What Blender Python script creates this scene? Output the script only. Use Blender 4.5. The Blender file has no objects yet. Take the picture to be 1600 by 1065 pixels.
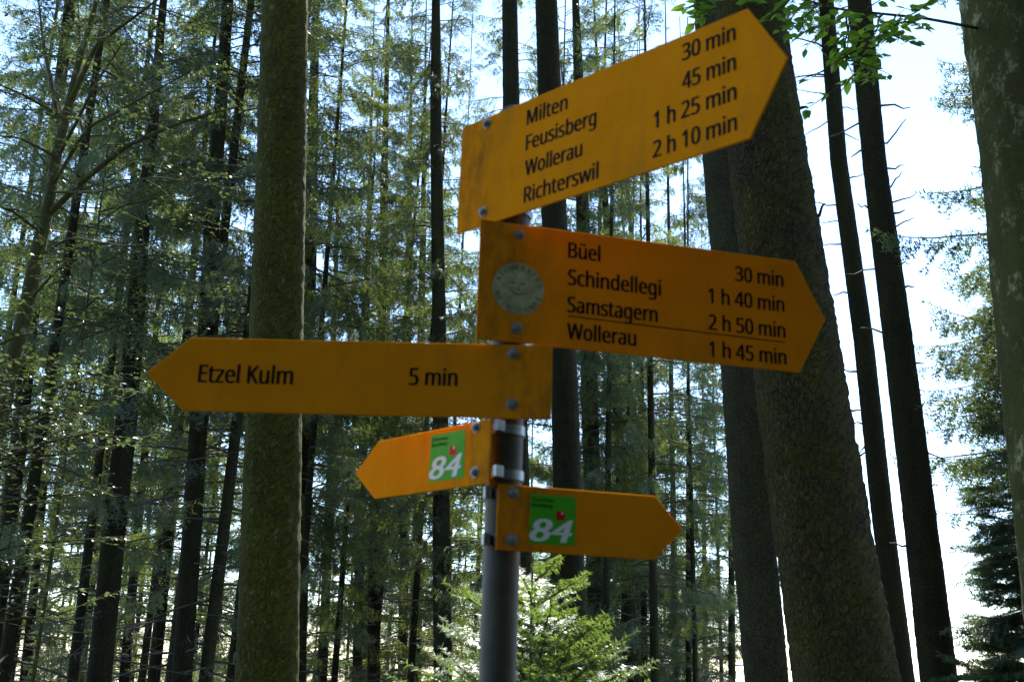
import bpy, math, random
import numpy as np
from mathutils import Matrix, Vector

SC = bpy.context.scene
COL = SC.collection
# ------------------------------------------------------------------ camera
FPX, PITCH, ROLL, CAMZ = 1750.0, 0.2760, -0.0358, 1.6      # focal length in pixels of the 1600 px frame
_U0 = np.array([0, -math.sin(PITCH), math.cos(PITCH)])
FWD = np.array([0, math.cos(PITCH), math.sin(PITCH)])
RGT = math.cos(ROLL) * np.array([1.0, 0, 0]) - math.sin(ROLL) * _U0
UPV = math.sin(ROLL) * np.array([1.0, 0, 0]) + math.cos(ROLL) * _U0
cam = bpy.data.cameras.new('camera')
cam.sensor_width = 36.0
cam.lens = 36.0 * FPX / 1600.0
cam.clip_start, cam.clip_end = 0.05, 3000.0
cam.dof.use_dof = True
cam.dof.focus_distance = 11.0
cam.dof.aperture_fstop = 9.0
camo = bpy.data.objects.new('camera', cam)
COL.objects.link(camo)
M = Matrix.Identity(4)
for i in range(3):
    M[i][0], M[i][1], M[i][2] = RGT[i], UPV[i], -FWD[i]
M[2][3] = CAMZ
camo.matrix_world = M
SC.camera = camo

# ------------------------------------------------------------------ sky and sun
SUN_EL, SUN_AZ = math.radians(52), math.radians(8)         # azimuth clockwise from +Y
w = bpy.data.worlds.new('World')
SC.world = w
w.use_nodes = True
nt = w.node_tree
sky = nt.nodes.new('ShaderNodeTexSky')
sky.sky_type = 'NISHITA'
sky.sun_disc = False
sky.sun_elevation = SUN_EL
sky.sun_rotation = SUN_AZ
sky.altitude = 900
sky.air_density, sky.dust_density, sky.ozone_density = 1.0, 0.15, 2.5
bg = nt.nodes['Background']
bg.inputs['Strength'].default_value = 0.15
nt.links.new(sky.outputs[0], bg.inputs['Color'])
sl = bpy.data.lights.new('sun', 'SUN')
sl.energy, sl.angle, sl.color = 5.0, math.radians(0.5), (1.0, 0.95, 0.86)
so = bpy.data.objects.new('sun', sl)
sd = Vector((math.sin(SUN_AZ) * math.cos(SUN_EL), math.cos(SUN_AZ) * math.cos(SUN_EL), math.sin(SUN_EL)))
so.rotation_euler = sd.to_track_quat('Z', 'Y').to_euler()
COL.objects.link(so)
SC.view_settings.view_transform = 'Standard'
SC.view_settings.look = 'None'
SC.view_settings.gamma = 1.0
SC.view_settings.exposure = 1.75
SC.render.engine = 'CYCLES'
SC.cycles.max_bounces = 6
SC.cycles.diffuse_bounces = 3
SC.cycles.glossy_bounces = 2
SC.cycles.transmission_bounces = 4
SC.cycles.use_denoising = True

# ------------------------------------------------------------------ helpers
def at(px, py, y):
    """world point at forward distance y seen at photo pixel px, py"""
    d = RGT * (px - 800) / FPX + UPV * (532.5 - py) / FPX + FWD
    return np.array([0, 0, CAMZ]) + d * (y / d[1])

def depth(p):
    return float((np.array(p) - np.array([0, 0, CAMZ])) @ FWD)

def ground_z(x, y):
    r = math.hypot(x, y)
    g = -0.11 * max(0.0, r - 6.0) - 0.03 * max(0.0, x - 2.0)
    g = max(g, -60.0) if r < 900 else -60.0
    # unseen rise added behind the camera to block low horizon light
    if y < -3.0 and r < 300:
        g += (0.11 * max(0.0, r - 6.0) + 0.26 * min(-3.0 - y, 45.0)) * min(1.0, (300 - r) / 200)
    return g

def tagp(o, label=None, cat=None, group=None, kind=None):
    for k, v in (('label', label), ('category', cat), ('group', group), ('kind', kind)):
        if v:
            o[k] = v
    return o

def empty(name, loc, label, cat, group=None):
    o = bpy.data.objects.new(name, None)
    o.empty_display_size = 0.2
    COL.objects.link(o)
    o.location = loc
    return tagp(o, label, cat, group)

def link(name, mesh, parent=None):
    o = bpy.data.objects.new(name, mesh)
    COL.objects.link(o)
    if parent is not None:
        o.parent = parent
    return o

class MB:
    """collects geometry in numpy blocks and makes one mesh"""
    def __init__(s):
        s.v, s.f, s.m, s.n = [], [], [], 0
    def add(s, verts, faces, mat=0):
        verts = np.asarray(verts, dtype=np.float64).reshape(-1, 3)
        faces = np.asarray(faces, dtype=np.int64)
        s.v.append(verts)
        s.f.append(faces + s.n)
        s.m.append(np.full(len(faces), mat, dtype=np.int32))
        s.n += len(verts)
    def mesh(s, name, mats, smooth=()):
        me = bpy.data.meshes.new(name)
        V = np.concatenate(s.v)
        me.vertices.add(len(V))
        me.vertices.foreach_set('co', V.ravel())
        loops = np.concatenate([f.ravel() for f in s.f])
        tot = np.concatenate([np.full(len(f), f.shape[1], dtype=np.int64) for f in s.f])
        me.loops.add(len(loops))
        me.loops.foreach_set('vertex_index', loops.astype(np.int32))
        me.polygons.add(len(tot))
        me.polygons.foreach_set('loop_start', (np.cumsum(tot) - tot).astype(np.int32))
        me.polygons.foreach_set('loop_total', tot.astype(np.int32))
        mi = np.concatenate(s.m)
        me.polygons.foreach_set('material_index', mi)
        sm = np.isin(mi, list(smooth))
        me.polygons.foreach_set('use_smooth', sm)
        for m_ in mats:
            me.materials.append(m_)
        me.update(calc_edges=True)
        return me

def tube(mb, pts, rad, seg=6, mat=0, cap=True, bump=None):
    """tube along a polyline with a radius per point"""
    P = np.asarray(pts, dtype=float)
    n = len(P)
    R = np.broadcast_to(np.asarray(rad, dtype=float), (n,))
    T = np.gradient(P, axis=0)
    T /= np.linalg.norm(T, axis=1)[:, None] + 1e-9
    a = np.array([0, 0, 1.0]) if abs(T[0][2]) < 0.9 else np.array([1.0, 0, 0])
    N = a - T * (T @ a)[:, None]
    N /= np.linalg.norm(N, axis=1)[:, None] + 1e-9
    B = np.cross(T, N)
    th = np.arange(seg) * 2 * math.pi / seg
    rr = R[:, None] * np.ones((1, seg)) if bump is None else R[:, None] * bump
    V = P[:, None, :] + rr[..., None] * (np.cos(th)[None, :, None] * N[:, None, :] + np.sin(th)[None, :, None] * B[:, None, :])
    idx = np.arange(n * seg).reshape(n, seg)
    a0 = idx[:-1]; b0 = np.roll(a0, -1, 1); a1 = idx[1:]; b1 = np.roll(a1, -1, 1)
    mb.add(V.reshape(-1, 3), np.stack([a0, b0, b1, a1], -1).reshape(-1, 4), mat)
    if cap:
        mb.add(V[-1], np.array([list(range(seg))]), mat)
        mb.add(V[0], np.array([list(range(seg))[::-1]]), mat)

# ------------------------------------------------------------------ materials
def mat_new(name):
    m = bpy.data.materials.new(name)
    m.use_nodes = True
    t = m.node_tree
    return m, t, t.nodes['Principled BSDF'], t.nodes['Material Output']

def noise(t, scale, detail=4, rough=0.6, coord='Object', stretch=None):
    tc = t.nodes.new('ShaderNodeTexCoord')
    src = tc.outputs[coord]
    if stretch:
        mp = t.nodes.new('ShaderNodeMapping')
        mp.inputs['Scale'].default_value = stretch
        t.links.new(src, mp.inputs['Vector'])
        src = mp.outputs[0]
    n = t.nodes.new('ShaderNodeTexNoise')
    n.inputs['Scale'].default_value = scale
    n.inputs['Detail'].default_value = detail
    n.inputs['Roughness'].default_value = rough
    t.links.new(src, n.inputs['Vector'])
    return n.outputs['Fac'], src

def ramp(t, fac, stops):
    r = t.nodes.new('ShaderNodeValToRGB')
    el = r.color_ramp.elements
    while len(el) < len(stops):
        el.new(0.5)
    for e, (p, c) in zip(el, stops):
        e.position = p
        e.color = (*c, 1)
    t.links.new(fac, r.inputs[0])
    return r.outputs[0]

def mixc(t, fac, a, b):
    m = t.nodes.new('ShaderNodeMix')
    m.data_type = 'RGBA'
    for s_, x in ((m.inputs[0], fac), (m.inputs[6], a), (m.inputs[7], b)):
        if isinstance(x, (int, float)):
            s_.default_value = x
        elif isinstance(x, tuple):
            s_.default_value = (*x, 1)
        else:
            t.links.new(x, s_)
    return m.outputs[2]

def bark(name, dark, light, moss=None, mossamt=0.5, scale=1.0, bump=0.6, lichen=None, plates=True, lich=0.57):
    m, t, b, o = mat_new(name)
    f1, src = noise(t, 34 * scale, 9, 0.78, 'Object', (1, 1, 0.6))
    col = ramp(t, f1, [(0.3, dark), (0.7, light)])
    vo = t.nodes.new('ShaderNodeTexVoronoi')
    vo.feature = 'DISTANCE_TO_EDGE'
    vo.inputs['Scale'].default_value = 27 * scale
    nz, _ = noise(t, 14 * scale, 6, 0.7)
    mp = t.nodes.new('ShaderNodeMapping')
    mp.inputs['Scale'].default_value = (1, 1, 0.5)
    tc = t.nodes.new('ShaderNodeTexCoord')
    va = t.nodes.new('ShaderNodeVectorMath'); va.operation = 'MULTIPLY_ADD'
    va.inputs[1].default_value = (0.4 / scale,) * 3
    cmb = t.nodes.new('ShaderNodeCombineXYZ')
    for i in range(3):
        t.links.new(nz, cmb.inputs[i])
    t.links.new(cmb.outputs[0], va.inputs[0])
    t.links.new(tc.outputs['Object'], va.inputs[2])
    t.links.new(va.outputs[0], mp.inputs['Vector'])
    t.links.new(mp.outputs[0], vo.inputs['Vector'])
    crack = ramp(t, vo.outputs['Distance'], [(0.0, (0.12,) * 3), (0.10, (0.8,) * 3), (0.4, (1,) * 3)])
    if plates:
        mul = t.nodes.new('ShaderNodeMix'); mul.data_type = 'RGBA'; mul.blend_type = 'MULTIPLY'
        mul.inputs[0].default_value = 0.95
        t.links.new(col, mul.inputs[6]); t.links.new(crack, mul.inputs[7])
        col = mul.outputs[2]
    if moss:
        f2, _ = noise(t, 3.0 * scale, 8, 0.75)
        lo = 0.62 - 0.35 * mossamt
        mk = ramp(t, f2, [(lo - 0.08, (0,) * 3), (lo + 0.16, (0.85,) * 3)])
        f3, _ = noise(t, 60 * scale, 3)
        mc = mixc(t, f3, tuple(x * 0.55 for x in moss), tuple(x * 1.35 for x in moss))
        col = mixc(t, mk, col, mc)
        if plates:
            mu2 = t.nodes.new('ShaderNodeMix'); mu2.data_type = 'RGBA'; mu2.blend_type = 'MULTIPLY'; mu2.inputs[0].default_value = 0.9
            t.links.new(col, mu2.inputs[6]); t.links.new(crack, mu2.inputs[7]); col = mu2.outputs[2]
    if lichen:
        f4, _ = noise(t, 13 * scale, 9, 0.8, 'Object', (1, 1, 0.6))
        mk2 = ramp(t, f4, [(lich, (0,) * 3), (lich + 0.10, (0.9,) * 3)])
        col = mixc(t, mk2, col, lichen)
    # long furrows and broad weathered patches of different size
    f6, _ = noise(t, 9 * scale, 5, 0.7, 'Object', (1, 1, 0.16))
    f7, _ = noise(t, 2.2, 5, 0.6)
    for fx, lo_, hi_, am in ((f6, 0.5, 1.35, 0.6), (f7, 0.55, 1.4, 0.6)):
        g_ = ramp(t, fx, [(0.33, (lo_,) * 3), (0.67, (1.0,) * 3)])
        mu3 = t.nodes.new('ShaderNodeMix'); mu3.data_type = 'RGBA'; mu3.blend_type = 'MULTIPLY'; mu3.inputs[0].default_value = am
        t.links.new(col, mu3.inputs[6]); t.links.new(g_, mu3.inputs[7]); col = mu3.outputs[2]
    t.links.new(col, b.inputs['Base Color'])
    b.inputs['Roughness'].default_value = 0.95
    b.inputs['Specular IOR Level'].default_value = 0.2
    bm = t.nodes.new('ShaderNodeBump')
    bm.inputs['Strength'].default_value = bump
    bm.inputs['Distance'].default_value = 0.03
    ad = t.nodes.new('ShaderNodeMath'); ad.operation = 'ADD'
    t.links.new(f1, ad.inputs[0]); 
    if plates:
        t.links.new(crack, ad.inputs[1])
    t.links.new(ad.outputs[0], bm.inputs['Height'])
    t.links.new(bm.outputs[0], b.inputs['Normal'])
    return m

def leafmat(name, c1, c2, trans=0.4, tint=(1.3, 1.4, 0.6), gloss=0.06):
    m, t, b, o = mat_new(name)
    t.nodes.remove(b)
    g = t.nodes.new('ShaderNodeNewGeometry')
    f, _ = noise(t, 1.3, 3)
    ad = t.nodes.new('ShaderNodeMath'); ad.operation = 'MULTIPLY_ADD'
    ad.inputs[1].default_value = 0.45
    t.links.new(g.outputs['Random Per Island'], ad.inputs[0])
    ml = t.nodes.new('ShaderNodeMath'); ml.operation = 'MULTIPLY'; ml.inputs[1].default_value = 0.6
    t.links.new(f, ml.inputs[0]); t.links.new(ml.outputs[0], ad.inputs[2])
    col = mixc(t, ad.outputs[0], c1, c2)
    tc = t.nodes.new('ShaderNodeMix'); tc.data_type = 'RGBA'; tc.blend_type = 'MULTIPLY'
    tc.inputs[0].default_value = 1.0; tc.inputs[7].default_value = (*tint, 1)
    tc.clamp_result = False
    t.links.new(col, tc.inputs[6])
    d = t.nodes.new('ShaderNodeBsdfDiffuse'); tr = t.nodes.new('ShaderNodeBsdfTranslucent')
    t.links.new(col, d.inputs[0]); t.links.new(tc.outputs[2], tr.inputs[0])
    m1 = t.nodes.new('ShaderNodeMixShader'); m1.inputs[0].default_value = trans
    t.links.new(d.outputs[0], m1.inputs[1]); t.links.new(tr.outputs[0], m1.inputs[2])
    gl = t.nodes.new('ShaderNodeBsdfGlossy'); gl.inputs['Roughness'].default_value = 0.38
    gl.inputs['Color'].default_value = (0.9, 0.95, 1, 1)
    m2 = t.nodes.new('ShaderNodeMixShader'); m2.inputs[0].default_value = gloss
    t.links.new(m1.outputs[0], m2.inputs[1]); t.links.new(gl.outputs[0], m2.inputs[2])
    t.links.new(m2.outputs[0], o.inputs[0])
    return m

def plain(name, col, rough=0.6, metal=0.0, var=0.0, vscale=20, bump=0.0):
    m, t, b, o = mat_new(name)
    b.inputs['Roughness'].default_value = rough
    b.inputs['Metallic'].default_value = metal
    if var:
        f, _ = noise(t, vscale, 6, 0.65)
        c = ramp(t, f, [(0.3, tuple(x * (1 - var) for x in col)), (0.7, tuple(min(1, x * (1 + var)) for x in col))])
        t.links.new(c, b.inputs['Base Color'])
        if bump:
            bm = t.nodes.new('ShaderNodeBump'); bm.inputs['Strength'].default_value = bump; bm.inputs['Distance'].default_value = 0.003
            t.links.new(f, bm.inputs['Height']); t.links.new(bm.outputs[0], b.inputs['Normal'])
    else:
        b.inputs['Base Color'].default_value = (*col, 1)
    return m

MT = {}
MT['bark_moss'] = bark('mossy_bark', (0.045, 0.038, 0.022), (0.12, 0.10, 0.06), (0.25, 0.24, 0.016), 0.95, 1.0, 1.0, (0.46, 0.48, 0.26), lich=0.57)
MT['bark_spruce'] = bark('spruce_bark', (0.075, 0.056, 0.026), (0.28, 0.205, 0.10), (0.19, 0.165, 0.025), 0.6, 1.0, 1.0, (0.30, 0.29, 0.17), lich=0.61)
MT['bark_grey'] = bark('grey_spruce_bark', (0.055, 0.047, 0.03), (0.16, 0.135, 0.085), (0.10, 0.10, 0.03), 0.5, 1.3, 0.6)
MT['bark_dark'] = bark('dark_spruce_bark', (0.05, 0.041, 0.024), (0.135, 0.108, 0.064), (0.085, 0.082, 0.02), 0.55, 1.4, 0.8)
MT['bark_beech'] = bark('beech_bark', (0.055, 0.05, 0.03), (0.12, 0.108, 0.07), (0.085, 0.085, 0.016), 0.85, 0.7, 0.6, (0.38, 0.37, 0.2), plates=False, lich=0.54)
MT['twig'] = plain('dead_twig_wood', (0.09, 0.075, 0.055), 0.9, 0, 0.3, 30)
MT['needle'] = leafmat('spruce_needles', (0.042, 0.064, 0.028), (0.11, 0.135, 0.05), 0.55, (1.3, 1.35, 0.6), 0.05)
MT['needle_pale'] = leafmat('pale_spruce_needles', (0.065, 0.092, 0.036), (0.16, 0.19, 0.072), 0.6, (1.3, 1.35, 0.6), 0.05)
MT['fir'] = leafmat('fir_needles', (0.05, 0.085, 0.045), (0.12, 0.16, 0.085), 0.4)
MT['sapling'] = leafmat('sapling_needles', (0.08, 0.135, 0.042), (0.17, 0.225, 0.08), 0.5, (1.35, 1.4, 0.6), 0.06)
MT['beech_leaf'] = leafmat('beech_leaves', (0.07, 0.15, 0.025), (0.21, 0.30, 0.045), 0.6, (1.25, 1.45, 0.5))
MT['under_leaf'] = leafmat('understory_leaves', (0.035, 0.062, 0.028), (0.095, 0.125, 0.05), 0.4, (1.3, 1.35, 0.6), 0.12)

# ------------------------------------------------------------------ ground
def build_ground():
    m, t, b, o = mat_new('forest_floor')
    f, _ = noise(t, 1.2, 8, 0.7)
    c = ramp(t, f, [(0.32, (0.034, 0.027, 0.017)), (0.5, (0.030, 0.036, 0.018)), (0.66, (0.030, 0.052, 0.018))])
    t.links.new(c, b.inputs['Base Color'])
    b.inputs['Roughness'].default_value = 1
    rs = [0, 1.5, 3, 4.5, 6, 8, 10, 13, 16, 20, 25, 30, 37, 45, 60, 80, 110, 160, 240, 400, 800, 1800]
    na = 64
    rng = random.Random(3)
    V = [(0, 0, 0)]
    for r in rs[1:]:
        for k in range(na):
            a = 2 * math.pi * k / na
            x, y = r * math.cos(a), r * math.sin(a)
            V.append((x, y, ground_z(x, y) + rng.uniform(-0.04, 0.04) * min(r, 12) / 4 * (r > 3)))
    mb = MB()
    tri = [(0, 1 + k, 1 + (k + 1) % na) for k in range(na)]
    quads = []
    for i in range(len(rs) - 2):
        for k in range(na):
            a, b_ = 1 + i * na + k, 1 + i * na + (k + 1) % na
            quads.append((a, a + na, b_ + na, b_))
    mb.add(V, tri)
    mb.n = 0
    mb.add(np.zeros((0, 3)), np.array(quads))
    g = link('ground', mb.mesh('ground', [m], (0,)))
    tagp(g, 'brown forest floor falling away behind the signpost', None, None, 'structure')
build_ground()

# ------------------------------------------------------------------ signpost
exec_dirs = None
CX, LX, CY = -0.00369, -0.00424, 1.765
def orange():
    m, t, b, o = mat_new('orange_sign_paint')
    f, src = noise(t, 7, 7, 0.7)
    c = ramp(t, f, [(0.32, (0.68, 0.222, 0.006)), (0.62, (0.82, 0.268, 0.008))])
    f2, _ = noise(t, 55, 5, 0.7)
    dk = ramp(t, f2, [(0.66, (0,) * 3), (0.76, (0.55,) * 3)])
    c = mixc(t, dk, c, (0.28, 0.11, 0.02))
    f3, _ = noise(t, 14, 6, 0.7, 'Object', (1, 1, 0.25))
    st = ramp(t, f3, [(0.54, (0,) * 3), (0.78, (0.4,) * 3)])
    c = mixc(t, st, c, (0.30, 0.13, 0.03))
    # grime where the board is bolted to the pole
    tc = t.nodes.new('ShaderNodeTexCoord'); sx_ = t.nodes.new('ShaderNodeSeparateXYZ')
    t.links.new(tc.outputs['Object'], sx_.inputs[0])
    ab = t.nodes.new('ShaderNodeMath'); ab.operation = 'ABSOLUTE'; t.links.new(sx_.outputs[0], ab.inputs[0])
    mr = t.nodes.new('ShaderNodeMapRange'); mr.inputs[1].default_value = 0.11; mr.inputs[2].default_value = 0.05
    t.links.new(ab.outputs[0], mr.inputs[0])
    f4, _ = noise(t, 30, 7, 0.75, 'Object', (1, 1, 0.4))
    g4 = ramp(t, f4, [(0.42, (0,) * 3), (0.68, (0.75,) * 3)])
    mm = t.nodes.new('ShaderNodeMath'); mm.operation = 'MULTIPLY'
    t.links.new(mr.outputs[0], mm.inputs[0]); t.links.new(g4, mm.inputs[1])
    c = mixc(t, mm.outputs[0], c, (0.20, 0.085, 0.022))
    t.links.new(c, b.inputs['Base Color'])
    b.inputs['Roughness'].default_value = 0.55
    b.inputs['Specular IOR Level'].default_value = 0.0
    return m
MT['orange'] = orange()
MT['ink'] = plain('black_lettering', (0.008, 0.008, 0.008), 0.85)
MT['ink'].node_tree.nodes['Principled BSDF'].inputs['Specular IOR Level'].default_value = 0.1
MT['steel'] = plain('galvanised_bolt', (0.26, 0.25, 0.22), 0.5, 0.5, 0.4, 150)
MT['band'] = plain('stainless_clamp', (0.2, 0.2, 0.2), 0.3, 0.9, 0.3, 60)
MT['pole'] = plain('weathered_post_paint', (0.052, 0.044, 0.026), 0.6, 0.1, 0.5, 16, 0.3)
MT['green'] = plain('green_sticker', (0.07, 0.40, 0.02), 0.4, 0, 0.1, 30)
MT['white'] = plain('white_sticker_print', (0.78, 0.78, 0.74), 0.5)
MT['red'] = plain('red_sticker_print', (0.55, 0.015, 0.012), 0.45)
MT['cream'] = plain('faded_sticker', (0.36, 0.345, 0.19), 0.6, 0, 0.35, 45)
for q_ in ('green', 'white', 'red'):
    MT[q_].node_tree.nodes['Principled BSDF'].inputs['Specular IOR Level'].default_value = 0.05
MT['fadedink'] = plain('faded_sticker_print', (0.135, 0.145, 0.075), 0.6)

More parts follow.
